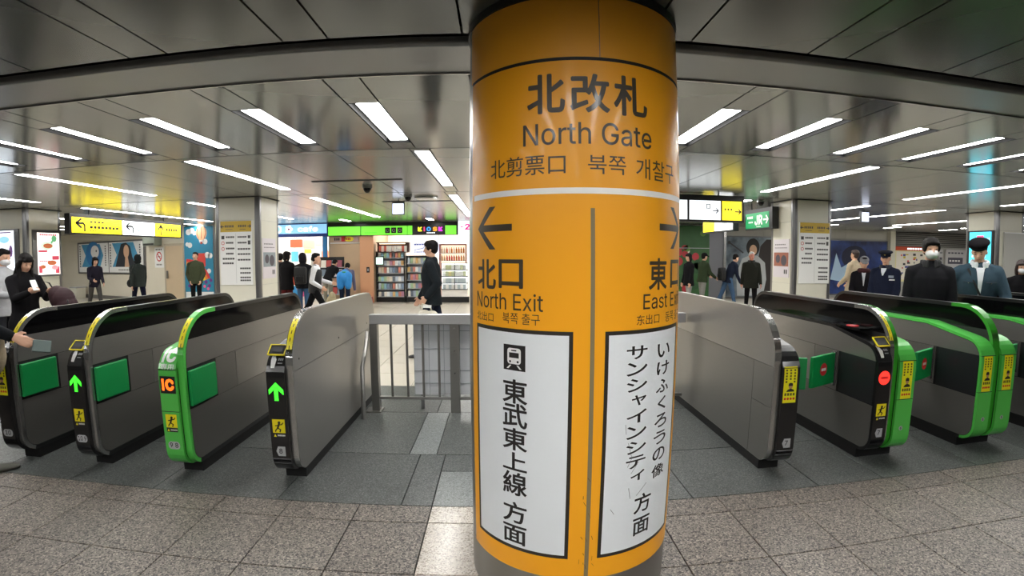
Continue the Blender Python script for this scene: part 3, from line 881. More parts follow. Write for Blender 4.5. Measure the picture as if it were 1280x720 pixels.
# the IC front of the green gate
fx = c3
Flat().rect(fx - .054, fx - .034, .838, .925).text('C', fx - .024, fx + .056, .838, .925, .035, True).curved('white_letters', WHITE, g3, -.002, 'large white letters IC')
Flat().text('専用', fx - .052, fx + .052, .790, .828, .003).curved('white_letters', WHITE, g3, -.002, 'white characters 専用')
box('display', BLACKM, g3, fx - .060, fx + .060, -.004, .01, .625, .745)
Flat().rect(fx - .046, fx - .028, .645, .728).text('C', fx - .018, fx + .052, .645, .728, .04, True).front('display_letters', LED_O, g3, -.0052, 'glowing orange letters IC')
g1 = gate_single('black ticket gate cut by the left edge of the picture, with an open green flap', -3.655, YG - .06, BLACK, 1, (STEEL_P, False), '10', ['poster', 'num', 'hand'])
g1[0]['label'] = 'leftmost black ticket gate, where the hand holds a card'
# right bank: single gate with steel wing on its left, black front with lemon poster
gr = thing('ticket_gate', 'black-fronted ticket gate with lemon poster and plain steel side right of the yellow column', 'ticket gate', (1.868, YG, 0), 0, 'ticket gates across the hall')
wing(gr, 0, .05, STEEL_P, [])
panels(gr, .003, -1, wing_inset(.006), [('side_panel', 0, GL, .792, 1.3, STEEL, .005, 'upper steel side panel'), ('side_panel', 0, .32, .50, .788, STEEL_D, .005, None), ('side_panel', .324, GL, 0.08, .788, STEEL_D, .005, 'lower steel side panel'), ('side_panel', 0, .32, .08, .496, STEEL_D, .005, None)])
lowbox(gr, .05, .185, BLACK); steel_side(gr, .185, 1, low_inset(.024), .97, False)
base_parts(gr, 0, .185); grooves(gr, .05, .185)
decal_front(gr, .112, -.002, 'poster', w=.052); decal_front(gr, .122, -.002, 'plate', text='7')
flap_closed(gr, .189, 1, .50, .31, -24)
box('reader_plate', GLASSD, gr, .058, .178, .62, 1.3, .995, 1.006)

def gate_double(label, x, y, ml, mr, num_l, num_r, red_left, wl=.135, wr=.15, ww=.07, greenwing=False):
    """double-sided housing; x = left face"""
    g = thing('ticket_gate', label, 'ticket gate', (x, y, 0), 0, 'ticket gates across the hall')
    a, b, c = wl, wl + ww, wl + ww + wr
    lowbox(g, 0, a, ml); lowbox(g, b, c, mr)
    if greenwing: wing(g, a, b, GREEN_D, [-1, 1])
    else:
        wing(g, a, a + ww * .5, STEEL_P, [-1]); wing(g, a + ww * .5, b, GREEN_D, [1])
        curve_label(g, a + .004, a + ww * .5 - .004)
    prof = low_inset(.026)
    sp = [('side_panel', 0, GL, .792, 2, STEEL, .004, 'upper steel side panel'), ('side_panel', 0, GL, 0, .455, STEEL_D, .004, 'lower steel side panel'),
          ('window_panel', .03, .44, .46, .788, WINDM, .003, 'dark window panel'), ('side_panel', .47, .80, .46, .788, STEEL_D, .004, None), ('side_panel', .804, GL, .46, .788, STEEL, .004, 'middle steel side panel')]
    panels(g, .003, -1, prof, sp)
    steel_side(g, c - .003, 1, prof, .97, True)
    base_parts(g, 0, c); grooves(g, 0, a); grooves(g, b, c)
    flap_closed(g, -.004, -1, .50, .335, -24)
    if red_left:
        for wh in ('stop', 'sticker', 'hand'): decal_front(g, a / 2, -.002, wh)
        decal_front(g, a / 2, -.002, 'plate', text=num_l)
        reader_lip(g, a / 2, wl * .42)
        box('reader_plate', GLASSD, g, .012, a - .012, .25, .55, .985, 1.004)
        o = MB().tube([(a / 2, .40, 1.003), (a / 2, .40, 1.009)], .05, 20).build('no_entry_mark', RED, g)
        Flat().rect(a / 2 - .034, a / 2 + .034, .388, .412).mapped(lambda u, w: (u, w, 1.0098), 'no_entry_mark', WHITE, g, 'white bar')
        box('reader_plate', GLASSD, g, .012, a - .012, .62, 1.6, .995, 1.006)
    else:
        decal_front(g, a / 2, -.002, 'poster', z=(.50, .79), w=.048)
        Flat().disc(a / 2 + .01, .27, .018, 12).front('number_plate', GREYP, g, -.002, 'small grey plate')
        Flat().text(num_l, a / 2, a / 2 + .02, .258, .282, .02, True, keep=True).front('number_plate', INK, g, -.0026, 'number ' + num_l)
    mx = (b + c) / 2
    decal_front(g, mx, -.002, 'poster', z=(.50, .79), w=.05)
    Flat().disc(mx - .01, .27, .018, 12).front('number_plate', GREYP, g, -.002, 'small grey plate')
    Flat().text(num_r, mx - .02, mx, .258, .282, .02, True, keep=True).front('number_plate', INK, g, -.0026, 'number ' + num_r)
    return g
GR2 = gate_double('ticket gate with red stop light on its black front half and a green right half', 2.745, YG + .03, BLACK, GREEN, '7', '6', True, wl=.13, wr=.155, ww=.075)
GR3 = gate_double('all green double ticket gate with two lemon posters on its front', 3.79, YG + .03, GREEN, GREEN, '6', '5', False, wl=.15, wr=.165, ww=.075, greenwing=True)
GR4 = copy_tree(GR3); GR4.location = (4.86, YG + .03, 0); GR4['label'] = 'green ticket gate cut off by the right edge of the picture'
GR5 = copy_tree(GR3); GR5.location = (5.93, YG + .03, 0); GR5['label'] = 'farthest right ticket gate, only its dark top showing at the picture edge'

# ---- railing behind the column
ra = thing('railing', 'low steel railing with upright bars between the gate banks', 'railing', (0, 4.78, 0))
box('top_rail', mat('pale brushed rail', '#c9c9c9', .34, .75), ra, -1.275, 1.84, -.045, .045, .878, .975, bev=.006)
box('bottom_rail', STEEL, ra, -1.25, 1.84, -.02, .02, .125, .150)
for i, (a, b) in enumerate(((-1.275, -1.20), (-.487, -.397), (.39, .48), (1.25, 1.33))): box('post', STEEL_D, ra, a, b, -.04, .04, 0, .88)
for x in [-1.07 + .157 * i for i in range(19)]:
    if any(a - .03 < x < b + .03 for a, b in ((-1.275, -1.20), (-.487, -.397), (.39, .48), (1.25, 1.33))): continue
    box('bar', STEEL_D, ra, x - .011, x + .011, -.008, .008, .150, .878)
MB().tube([(-1.30, -.02, .80), (-1.30, -.10, .66), (-1.30, -.25, .5), (-1.30, -.27, 0)], .022, 8).build('brace', STEEL, ra, True)
box('foot_plate', STEEL_D, ra, -1.34, -1.18, -.08, .08, 0, .012)
for x in (-.442,):
    for z in (.40, .62, .84): MB().tube([(x, -.040, z), (x, -.046, z)], .008, 8).build('bolt_head', STEEL_P, ra)
wp = thing('notice_board', 'white grid panel standing behind the railing bars', 'board', (0, 4.86, 0))
box('board', mat('white acrylic sheet', '#f0f2f5', .5), wp, -.86, .95, 0, .012, .15, .955)
for z in (.27, .40, .62, .80, .90): box('grid_bar', mat('pale grid wire', '#b4b9be', .5), wp, -.86, .95, -.008, 0, z - .003, z + .003)
for i in range(13): box('grid_bar', mat('pale grid wire', '#b4b9be', .5), wp, -.86 + i * .15, -.856 + i * .15, -.008, 0, .15, .955)
for i in (0, 12): box('stand_leg', ALU, wp, -.80 + i * .14, -.77 + i * .14, 0, .03, 0, .15)
# thin posts at the ends of the banks
box('post', STEEL, ra, 1.72, 1.76, -.03, .01, 0, .9)
# ================================================================ HANGING SIGNS
def lit(name, col, e=1.0): return mat(name, col, .5, emit=e)
LY = lit('lit yellow sign', '#f7e21a', 1.15); LW = lit('lit white sign', '#eef3f8', 1.25); LG = lit('lit green sign', '#0f7d48', .6)
CY_P = mat('faint cyan print', '#9cc8dc', .5)
def bars(f, u0, u1, w, h, n, gap=.35):
    st = (u1 - u0) / n
    for i in range(n): f.rect(u0 + i * st, u0 + i * st + st * (1 - gap), w, w + h)
    return f
def arr(f, u, w, L_, t, d=0):
    """arrow of length L_ pointing to d degrees (0 = right)"""
    c, s_ = math.cos(R(d)), math.sin(R(d))
    P = lambda x, y: (u + x * c - y * s_, w + x * s_ + y * c)
    f.stroke([P(-L_ / 2, 0), P(L_ / 2 - t, 0)], t); f.stroke([P(L_ * .08, L_ * .4), P(L_ / 2, 0), P(L_ * .08, -L_ * .4)], t); return f
s1 = thing('hanging_sign', 'long backlit direction sign, yellow white yellow with bent arrows, hanging at the left', 'sign', (-8.75, 8.72, 0))
box('sign_case', BLACKM, s1, -.14, 0, 0, 3.9, 2.08, 2.50)
for a, b, m, nm in ((.05, 1.53, LY, 'yellow lit panel'), (1.56, 2.74, LW, 'white lit panel'), (2.77, 3.83, LY, 'yellow lit panel')):
    box('lit_panel', m, s1, -.02, .004, a, b, 2.11, 2.43, label=nm)
for x in (.6, 3.2): MB().tube([(-.07, x, 2.5), (-.07, x, 2.6)], .015, 8).build('hanger', DARKM, s1)
f = Flat().stroke([(.40, 2.15), (.40, 2.27), (.36, 2.31), (.18, 2.31)], .045).stroke([(.30, 2.40), (.17, 2.31), (.30, 2.22)], .045)
bars(f, .55, 1.0, 2.33, .04, 4, .3); bars(f, .55, 1.45, 2.21, .055, 8, .3); bars(f, .55, .95, 2.15, .02, 6)
f.stroke([(1.93, 2.16), (1.93, 2.27), (1.89, 2.31), (1.70, 2.31)], .040).stroke([(1.80, 2.39), (1.69, 2.31), (1.80, 2.23)], .040).frame(2.03, 2.12, 2.29, 2.39, .02).frame(2.03, 2.12, 2.16, 2.26, .02)
f.stroke([(2.98, 2.14), (2.98, 2.38)], .045).stroke([(2.88, 2.28), (2.98, 2.39), (3.08, 2.28)], .045); bars(f, 3.2, 3.7, 2.25, .07, 5, .3); bars(f, 3.2, 3.65, 2.17, .025, 6)
f.side('print', INK, s1, .007)
f = Flat(); bars(f, 2.12, 2.35, 2.33, .03, 3); bars(f, 2.12, 2.35, 2.20, .04, 3); bars(f, 2.5, 2.7, 2.20, .04, 3); f.side('print', CY_P, s1, .006)
Flat().annulus(2.42, 2.34, .035, .012, 14).side('print', RED, s1, .006)

s2 = thing('hanging_sign', 'backlit white and yellow sign with right arrows beside the yellow column', 'sign', (0, 8.0, 0))
box('sign_case', BLACKM, s2, 1.0, 4.14, 0, .16, 2.11, 2.56)
for a, b, m in ((1.05, 2.1, LW), (2.13, 3.10, LW), (3.14, 3.70, LW), (3.73, 4.09, LY)): box('lit_panel', m, s2, a, b, -.006, .02, 2.145, 2.465)
f = Flat().frame(3.44, 3.51, 2.33, 2.41, .012); arr(f, 3.61, 2.30, .10, .016); f.front('print', INK, s2, -.008)
f = Flat(); arr(f, 4.02, 2.29, .11, .02); bars(f, 3.77, 3.94, 2.31, .035, 3, .5); f.front('print', INK, s2, -.008)
for x in (1.6, 3.7): MB().tube([(x, .08, 2.5), (x, .08, 2.6)], .015, 8).build('hanger', DARKM, s2)
s3 = thing('hanging_sign', 'green sign with white letters JR and arrow beside the square column', 'sign', (5.18, 0, 0))
box('sign_case', DARKM, s3, 0, .14, 8.85, 9.95, 2.08, 2.50); box('lit_panel', LG, s3, -.004, .02, 8.97, 9.93, 2.11, 2.42)
f = Flat().text('JR', -9.54, -9.22, 2.17, 2.37, .028, True); arr(f, -9.09, 2.27, .18, .035); bars(f, -9.86, -9.60, 2.31, .05, 4, .3); bars(f, -9.80, -9.60, 2.22, .035, 3, .3); bars(f, -9.46, -9.28, 2.13, .02, 5, .3)
f.side('print', WHITE, s3, -.006, -1)
for x in (9.1, 9.8): MB().tube([(.07, x, 2.5), (.07, x, 2.6)], .015, 8).build('hanger', DARKM, s3)
s4 = thing('hanging_sign', 'narrow lit sign, yellow end with an arrow and white rest, behind the bigger sign', 'sign', (4.98, 0, 0))
box('sign_case', DARKM, s4, 0, .12, 10.1, 11.8, 2.08, 2.42); box('lit_panel', LY, s4, -.004, .02, 11.12, 11.75, 2.11, 2.38); box('lit_panel', LW, s4, -.004, .02, 10.15, 11.09, 2.11, 2.38)
f = Flat(); arr(f, -11.6, 2.24, .16, .025, 90); bars(f, -11.48, -11.2, 2.26, .03, 3, .5); bars(f, -11.0, -10.8, 2.30, .03, 2, .5); bars(f, -10.65, -10.4, 2.26, .03, 3, .5); f.side('print', INK, s4, -.006, -1)
for x in (10.3, 11.6): MB().tube([(.06, x, 2.42), (.06, x, 2.6)], .012, 8).build('hanger', DARKM, s4)
for X0, w_, lab in ((-2.07, .235, 'small white lit sign hanging over the kiosk side'), (7.79, .2, 'small white lit sign hanging at the right of the square column')):
    o = thing('small_sign', lab, 'sign', (X0, 9.5, 0))
    box('sign_case', DARKM, o, 0, w_, 0, .08, 2.32, 2.56); box('lit_panel', lit('lit bluish white sign', '#dfe6ff', 1.6), o, .01, w_ - .01, -.004, .01, 2.33, 2.53); MB().tube([(w_ / 2, .04, 2.55), (w_ / 2, .04, 2.6)], .01, 6).build('hanger', DARKM, o)
for x, y, lab in ((-2.01, 7.46, 'dark dome camera on the ceiling left of the hanging lit sign'), (-1.62, 8.75, 'small dark dome camera beside the round ceiling speaker'), (4.88, 8.75, 'dark dome camera on the ceiling over the green sign')):
    o = thing('dome_camera', lab, 'camera', (x, y, 0)); MB().cyl((0, 0), .075, 2.56, 2.6, 20).build('camera_mount', ALU, o, True); MB().ball((0, 0, 2.56), (.06, .06, .075), 16).build('dome', GLASSD, o, True)
o = thing('ceiling_speaker', 'round pale ceiling disc with a metal rim near the kiosk', 'speaker', (-1.35, 9.1, 0)); MB().cyl((0, 0), .22, 2.572, 2.6, 28).build('rim', STEEL_P, o, True); MB().cyl((0, 0), .19, 2.560, 2.573, 28).build('disc', WHITE, o, True)

# ================================================================ SQUARE COLUMNS
def sq_column(label, x0, x1, y0, y1, side):
    c = thing('square_column', label, 'column', (0, 0, 0))
    box('column_core', WALLG, c, x0 + .02, x1 - .02, y0 + .02, y1 - .02, 0, Z_C)
    w = .085
    for cx, cy_ in ((x0, y0), (x1, y0), (x0, y1), (x1, y1)):
        sx = 1 if cx == x0 else -1; sy = 1 if cy_ == y0 else -1
        pts = [(cx + sx * w, cy_), (cx + sx * .03, cy_), (cx, cy_ + sy * .03), (cx, cy_ + sy * w), (cx + sx * w, cy_ + sy * w)]
        MB().prism(pts, 0, Z_C - .01, 'z').build('corner_trim', COLSTEEL, c)
    for z0, z1 in ((.02, .50), (.505, 1.045), (1.05, 2.185), (2.19, 2.585)):
        box('enamel_panel', CREAM, c, x0 + w, x1 - w, y0 + .006, y0 + .03, z0, z1)
        xs = (x1 - .03, x1 - .006) if side > 0 else (x0 + .006, x0 + .03)
        box('enamel_panel', CREAM, c, xs[0], xs[1], y0 + w, y1 - w, z0, z1)
    for a in ((x0 - .01, x1 + .01, y0 - .01, y1 + .01, 2.588, 2.599),): box('dark_trim', BLACKM, c, *a)  # thin black strip round the column top
    return c
def guide_board(c, x0, x1, y):
    b = box('guide_board', WHITE, c, x0, x1, y - .015, y, 1.055, 2.18, label='white direction list with a yellow header')
    Flat().rect(x0 + .01, x1 - .01, 1.985, 2.175).front('header', mat('ochre header', '#c9a93c', .45), b, y - .016)
    m = (x0 + x1) / 2
    f = Flat(); arr(f, x0 + .05, 2.08, .06, .015, 180); arr(f, x1 - .05, 2.08, .06, .015, 0); bars(f, x0 + .10, m - .03, 2.065, .04, 5); bars(f, m + .05, x1 - .10, 2.065, .04, 5); bars(f, x0 + .12, m - .06, 2.02, .014, 8); bars(f, m + .08, x1 - .12, 2.02, .014, 8)
    zz = [1.88, 1.78, 1.68, 1.59, 1.50, 1.42]
    for i, z in enumerate(zz):
        bars(f, x0 + (.12 if i < 4 else .05), x0 + .29 - .02 * (i % 2), z, .030, 5, .15)
    f.rect(x0 + .03, x0 + .09, 1.86, 1.92)
    for i, z in enumerate((1.88, 1.78, 1.67, 1.58, 1.48, 1.33, 1.25, 1.17, 1.12)):
        bars(f, x1 - (.24 if i > 4 else .28), x1 - (.10 if i < 2 else .03), z, .028, 5, .15)
    f.rect(x1 - .08, x1 - .03, 1.87, 1.92).rect(x1 - .08, x1 - .03, 1.76, 1.83)
    f.front('print', mat('soft dark print', '#4a4a4a', .5), b, y - .017)
    f = Flat().annulus(x0 + .06, 1.79, .032, .010, 16).annulus(x0 + .06, 1.69, .032, .010, 16); f.front('print', RED, b, y - .017)
    Flat().rect(m - .002, m + .002, 1.08, 1.96).front('print', GREYP, b, y - .017)
def side_poster(c, x, y0, y1, sgn, col, lab):
    a, b = sorted((y0 * sgn, y1 * sgn))
    o = MB().box(x, x + sgn * .012, y0, y1, 1.15, 1.87).build('poster', mat('pale poster sheet', '#dcd6dc', .4), c, label=lab)
    X = x + sgn * .013
    H = .72; w = b - a
    Flat().rect(a + w * .03, b - w * .03, 1.36, 1.62).side('picture', mat(lab + ' picture', col, .5), o, X, sgn)
    f = Flat(); bars(f, a + w * .1, b - w * .2, 1.76, .02, 8); bars(f, a + w * .1, b - w * .1, 1.70, .015, 10); f.rect(b - w * .3, b - w * .22, 1.22, 1.30).rect(b - w * .18, b - w * .1, 1.22, 1.30); f.side('print', mat('soft dark print', '#4a4a4a', .5), o, X, sgn)
    f = Flat().disc(a + w * .3, 1.50, .08).disc(a + w * .68, 1.47, .10); f.side('picture', mat(lab + ' figures', '#4c4650', .5), o, X + sgn * .001, sgn)
cA = sq_column('square cream column with a direction list, left of the kiosk', -5.08, -4.20, 8.30, 9.12, 1)
guide_board(cA, -4.96, -4.33, 8.30); side_poster(cA, -4.205, 8.42, 8.95, 1, '#8f9aa0', 'grey poster of two figures')
cB = sq_column('square cream column with a direction list, right of the yellow column', 5.33, 6.17, 8.35, 9.17, -1)
guide_board(cB, 5.45, 6.11, 8.35); side_poster(cB, 5.335, 8.48, 9.03, -1, '#a0624e', 'poster with a reddish brown picture')
cC = sq_column('square column with two backlit food adverts at the left edge', -10.3, -9.42, 8.25, 9.15, 1)
o = box('advert_case', COLSTEEL, cC, -9.425, -9.395, 8.40, 9.12, 1.22, 2.17)
box('lit_advert', lit('lit food poster', '#f4e8e4', 1.3), o, -9.40, -9.391, 8.50, 9.06, 1.26, 2.12)
f = Flat(); bars(f, 8.56, 9.0, 2.06, .035, 8); f.rect(8.52, 8.74, 1.72, 1.76); bars(f, 8.55, 8.8, 1.52, .03, 5); f.rect(8.52, 8.60, 1.30, 1.44).rect(8.86, 9.04, 1.56, 1.64); f.rect(8.94, 9.04, 1.28, 1.42)
f.side('picture', lit('lit red print', '#c2455a', .8), o, -9.389)
Flat().disc(8.74, 1.85, .17, 20, .09).side('picture', lit('lit pale bowl', '#cfe3cf', .9), o, -9.389)
f = Flat().disc(8.76, 1.85, .12, 18, .05).disc(8.85, 1.50, .12, 18, .05).disc(8.62, 1.42, .07, 12, .04); f.side('picture', lit('lit brown dish', '#b5643c', .8), o, -9.388)
f = Flat().disc(8.92, 2.0, .07, 12).disc(8.86, 1.93, .03, 8); f.side('picture', lit('lit green leaves', '#69b07c', .8), o, -9.388)
Flat().disc(8.92, 1.40, .09, 16, .05).side('picture', lit('lit pink slices', '#ef9aa0', .9), o, -9.387)
o = box('advert_case', COLSTEEL, cC, -10.2, -9.58, 8.22, 8.25, 1.22, 2.19); box('lit_advert', lit('lit sky poster', '#e9f1fa', 1.4), o, -10.17, -9.70, 8.212, 8.22, 1.3, 2.16)
f = Flat().disc(-9.95, 1.98, .14, 18, .07); f.front('picture', lit('lit sky blue', '#8cc4ea', 1.0), o, 8.210)
f = Flat().disc(-9.78, 1.75, .05, 12, .12).rect(-10.12, -9.76, 2.11, 2.135); f.front('picture', lit('lit dark violet', '#6a4a7a', .5), o, 8.209)
cD = sq_column('square column with a lit cyan advert at the right edge', 10.5, 11.35, 8.38, 9.2, -1)
o = box('advert_case', DARKM, cD, 10.48, 10.5, 8.45, 9.12, 1.30, 2.19); box('lit_advert', lit('lit cyan poster', '#4fd2ea', 1.25), o, 10.468, 10.48, 8.50, 9.05, 1.33, 2.16)
f = Flat().rect(-8.86, -8.68, 1.94, 2.08).rect(-8.78, -8.62, 1.42, 1.47); f.side('picture', lit('lit pink block', '#ef5a86', 1), o, 10.466, -1)
f = Flat(); bars(f, -8.98, -8.6, 1.60, .05, 6); bars(f, -8.98, -8.6, 1.50, .05, 6); bars(f, -8.6, -8.52, 1.95, .08, 2); f.side('picture', lit('lit pale print', '#d6f4fa', 1), o, 10.466, -1)
box('advert_panel', WALLG, cD, 10.68, 11.30, 8.34, 8.38, .5, 2.15); box('advert_panel', mat('bright top edge', '#e8e8e8', .4), cD, 10.68, 11.30, 8.335, 8.34, 2.13, 2.15)

# ================================================================ LEFT END WALL (turned a little)
wl = MB().box(-6, 11.32, 0, .2, 0, 2.7).build('wall_left', CREAMW); wl.location = (-21, 19.2, 0); wl.rotation_euler = (0, 0, math.atan2(-3.5, 9.2)); tag(wl, kind='structure')
def onwall(o): o.location = wl.location.copy(); o.rotation_euler = wl.rotation_euler.copy(); return o
bb = onwall(MB().box(-6, 10.2, -.02, 0, 0, .14).build('baseboard_left', mat('grey skirting', '#6f6c66', .5))); tag(bb, kind='structure')
pb = onwall(thing('poster_frame', 'wide wall frame with two blue and white posters behind the two walkers', 'poster'))
box('frame', COLSTEEL, pb, 3.78, 8.98, -.05, 0, .98, 2.24); box('sheet', WHITE, pb, 3.9, 6.35, -.056, -.05, 1.04, 2.18, label='left poster with a blue hexagon'); box('sheet', WHITE, pb, 6.42, 8.87, -.056, -.05, 1.04, 2.18, label='right poster with a portrait')
BLU = mat('sky blue print', '#4a9ac4', .5); DNV = mat('dark navy print', '#22262e', .5)
for q in (0, 2.52):
    Flat().poly([(4.15 + q, 1.25), (4.5 + q, 1.70), (4.15 + q, 2.15), (5.7 + q, 2.15), (5.98 + q, 1.70), (5.7 + q, 1.25)]).front('print', BLU, pb, -.058)
    f = Flat(); 
    for j in range(9): f.rect(3.98 + q, 4.06 + q, 1.25 + j * .1, 1.31 + j * .1).rect(6.1 + q, 6.18 + q, 1.3 + j * .09, 1.35 + j * .09)
    bars(f, 4.6 + q, 5.7 + q, 1.12, .04, 9); f.front('print', DNV, pb, -.058)
Flat().disc(5.15, 1.75, .62, 28, .50).front('print', mat('deep blue print', '#2f78b4', .5), pb, -.060)
Flat().disc(5.3, 1.85, .34, 24, .25).front('print', WHITE, pb, -.062)
Flat().disc(5.42, 1.88, .05, 10).front('print', DNV, pb, -.064)
Flat().poly([(6.9, 1.25), (7.15, 1.75), (7.35, 2.10), (7.7, 2.15), (8.0, 2.0), (8.15, 1.6), (8.45, 1.25)]).front('print', DNV, pb, -.060)
Flat().disc(7.72, 1.82, .20, 20, .24).poly([(7.58, 1.25), (7.64, 1.62), (7.82, 1.62), (7.92, 1.25)]).front('print', mat('skin print', '#d8b090', .5), pb, -.062)
dr = onwall(MB().box(10.26, 11.26, -.04, 0, 0, 1.95).build('door_1', mat('beige painted door', '#cbb697', .5, var=.04, scale=3))); tag(dr, kind='structure')
fr = onwall(MB().box(10.18, 10.26, -.05, 0, 0, 2.03).box(11.26, 11.32, -.05, 0, 0, 2.03).box(10.26, 11.26, -.05, 0, 1.95, 2.03).build('trim_4', mat('door frame', '#b8ad98', .5))); tag(fr, kind='structure')
MB().box(10.34, 10.40, -.10, -.04, .85, 1.12, bev=.01).build('door_handle', STEEL_D, dr)
hb = onwall(thing('wall_unit', 'grey green box high on the wall above the no smoking sign', 'box')); box('casing', mat('grey green casing', '#8f988c', .5), hb, 9.25, 10.0, -.3, 0, 1.98, 2.42, bev=.02); box('grille', DARKM, hb, 9.3, 9.95, -.304, -.3, 2.0, 2.06)
ns = onwall(thing('no_smoking_sign', 'white wall sign with a red no smoking ring left of the beige door', 'sign')); box('plate', WHITE, ns, 9.55, 10.10, -.012, 0, 1.22, 1.92)
Flat().annulus(9.82, 1.60, .17, .045, 24).stroke([(9.71, 1.71), (9.93, 1.49)], .04).front('print', RED, ns, -.014)
f = Flat(); bars(f, 9.62, 10.02, 1.82, .05, 4); bars(f, 9.65, 10.0, 1.30, .05, 5); f.rect(9.73, 9.9, 1.585, 1.61); f.front('print', INK, ns, -.0135)
wbin = onwall(thing('waste_bin', 'small pale bin at the foot of the cream wall', 'bin')); MB().prism([(4.0, 0), (4.45, 0), (4.5, .42), (3.95, .42)], -.5, -.1, 'y').build('body', CREAM, wbin); box('lid', GREYP, wbin, 3.93, 4.52, -.52, -.08, .42, .46)

# ================================================================ MURAL, CAFE, KIOSK
mu = thing('mural_panel', 'bright blue mural with a balloon, clouds and a rainbow beside the beige door', 'mural', (0, 15.15, 0))
box('panel', mat('teal blue mural', '#2b86a8', .45), mu, -10.42, -9.33, 0, .06, .05, 2.56)
Flat().rect(-10.40, -9.35, .06, .42).front('picture', WHITE, mu, -.002)
f = Flat()
for u, w, r_ in ((-10.25, 2.38, .10), (-10.12, 2.42, .10), (-10.02, 2.34, .07), (-9.75, 2.10, .10), (-9.62, 2.06, .09), (-10.3, 1.98, .07), (-10.2, 1.95, .09), (-9.55, 1.62, .10), (-9.44, 1.6, .09), (-9.5, 1.1, .08)): f.disc(u, w, r_, 14)
f.front('picture', WHITE, mu, -.003)
Flat().disc(-9.76, 2.34, .20, 24, .24).front('picture', mat('peach print', '#e2b48a', .5), mu, -.004)
f = Flat()
for d in (-.11, 0, .11): f.stroke([(-9.76 + d * 1.2, 2.52), (-9.76 + d * 1.5, 2.34), (-9.76 + d, 2.16)], .022)
f.rect(-9.80, -9.72, 1.98, 2.06); f.front('picture', mat('brick red print', '#b2503e', .5), mu, -.005)
for k, c in enumerate(('#cf3a3a', '#e2872c', '#e8d23a', '#58a84a')):
    f = Flat(); rr = .95 - k * .09
    for j in range(14):
        a0, a1 = R(20 + j * 5), R(25 + j * 5)
        f.poly([(-10.35 + rr * math.cos(a0), .55 + rr * math.sin(a0)), (-10.35 + rr * math.cos(a1), .55 + rr * math.sin(a1)), (-10.35 + (rr - .09) * math.cos(a1), .55 + (rr - .09) * math.sin(a1)), (-10.35 + (rr - .09) * math.cos(a0), .55 + (rr - .09) * math.sin(a0))])
    f.front('picture', mat('rainbow ' + c, c, .5), mu, -.004 - k * .0005)
Flat().rect(-9.98, -9.62, 1.25, 1.68).front('picture', mat('red house print', '#d2463c', .5), mu, -.003)
f = Flat()
for u, w in ((-9.5, .62), (-9.62, .74), (-10.25, .62), (-9.44, .8)): f.disc(u, w, .06, 10)
f.front('picture', mat('violet flower print', '#6a3a8a', .5), mu, -.006)
f = Flat()
for u, w in ((-9.55, .52), (-9.68, .60), (-10.12, .5)): f.disc(u, w, .05, 10)
f.front('picture', mat('pink flower print', '#e86a9a', .5), mu, -.006)
MB().tube([(-9.27, 0, 0), (-9.27, 0, 2.59)], .05, 12).build('edge_post', COLSTEEL, mu, True)

WB = mat('white shop wall', '#f1ede6', .5)
def wbk(x0, x1, y0, y1, z0, z1, m, nm='wall_back'): tag(MB().box(x0, x1, y0, y1, z0, z1).build(nm, m), kind='structure')
wbk(-10.4, -9.3, 15.3, 15.5, 0, 2.6, CREAMW)
wbk(-9.3, -5.62, 18.2, 18.3, 0, 2.6, WB); wbk(-9.35, -9.3, 15.9, 18.2, 0, 2.6, WB)
BEIGE = mat('beige wood panel', '#c5a98a', .45, var=.05, scale=4)
ORJ = mat('peach door jamb', '#dba47c', .45)
wbk(-5.62, -4.12, 16.0, 18.3, 0, 2.6, BEIGE)
wbk(-4.12, 1.6, 18.2, 18.3, 0, 2.6, WB); wbk(1.6, 5.0, 16.0, 18.3, 0, 2.6, CREAMW)
tag(MB().box(-4.55, -4.10, 15.94, 16.0, 0, 2.2).build('trim_5', ORJ), kind='structure')
o = thing('wall_switch', 'small dark switch plate on the peach jamb', 'switch', (-4.28, 15.93, 0)); box('plate', DARKM, o, -.05, .05, 0, .012, .98, 1.16); box('rocker', GREYP, o, -.02, .02, -.006, 0, 1.03, 1.11)
o = thing('wall_poster', 'short poster with a yellow price patch above the beige panel', 'poster', (0, 15.98, 0)); box('sheet', mat('pinkish poster', '#b69a92', .5), o, -5.45, -4.6, 0, .02, 1.98, 2.18)
Flat().disc(-4.93, 2.08, .17, 18, .085).front('print', YEL, o, -.002); Flat().rect(-5.18, -5.04, 2.0, 2.16).front('print', RED, o, -.002); f = Flat(); bars(f, -5.02, -4.85, 2.04, .07, 3, .3); f.front('print', RED, o, -.003)
f = Flat(); bars(f, -5.42, -5.22, 2.03, .09, 3, .3); f.front('print', INK, o, -.002)
box('ledge', WHITE, o, -5.55, -4.55, -.03, 0, 1.93, 1.96)
# cafe sign
o = thing('shop_sign', 'lit sky blue shop sign with the white word cafe and a flower', 'sign', (0, 15.82, 0))
box('sign_case', mat('deep blue sign edge', '#123a8a', .4), o, -9.96, -5.60, 0, .2, 2.17, 2.60)
box('lit_panel', lit('lit sky blue', '#0b86d8', .75), o, -9.9, -5.62, -.01, 0, 2.27, 2.57)
f = Flat().text('cafe', -6.62, -5.92, 2.33, 2.51, .02, True); f.annulus(-7.32, 2.42, .13, .045, 24).annulus(-7.62, 2.42, .13, .045, 24)
for k in range(5): f.disc(-6.93 + .085 * math.cos(k * 1.257), 2.42 + .085 * math.sin(k * 1.257), .05, 12)
f.front('white_letters', lit('lit white letters', '#f4f8fb', 1.3), o, -.013, 'white word cafe with rings and a flower')
Flat().disc(-6.93, 2.42, .035, 12).front('flower_centre', RED, o, -.015)
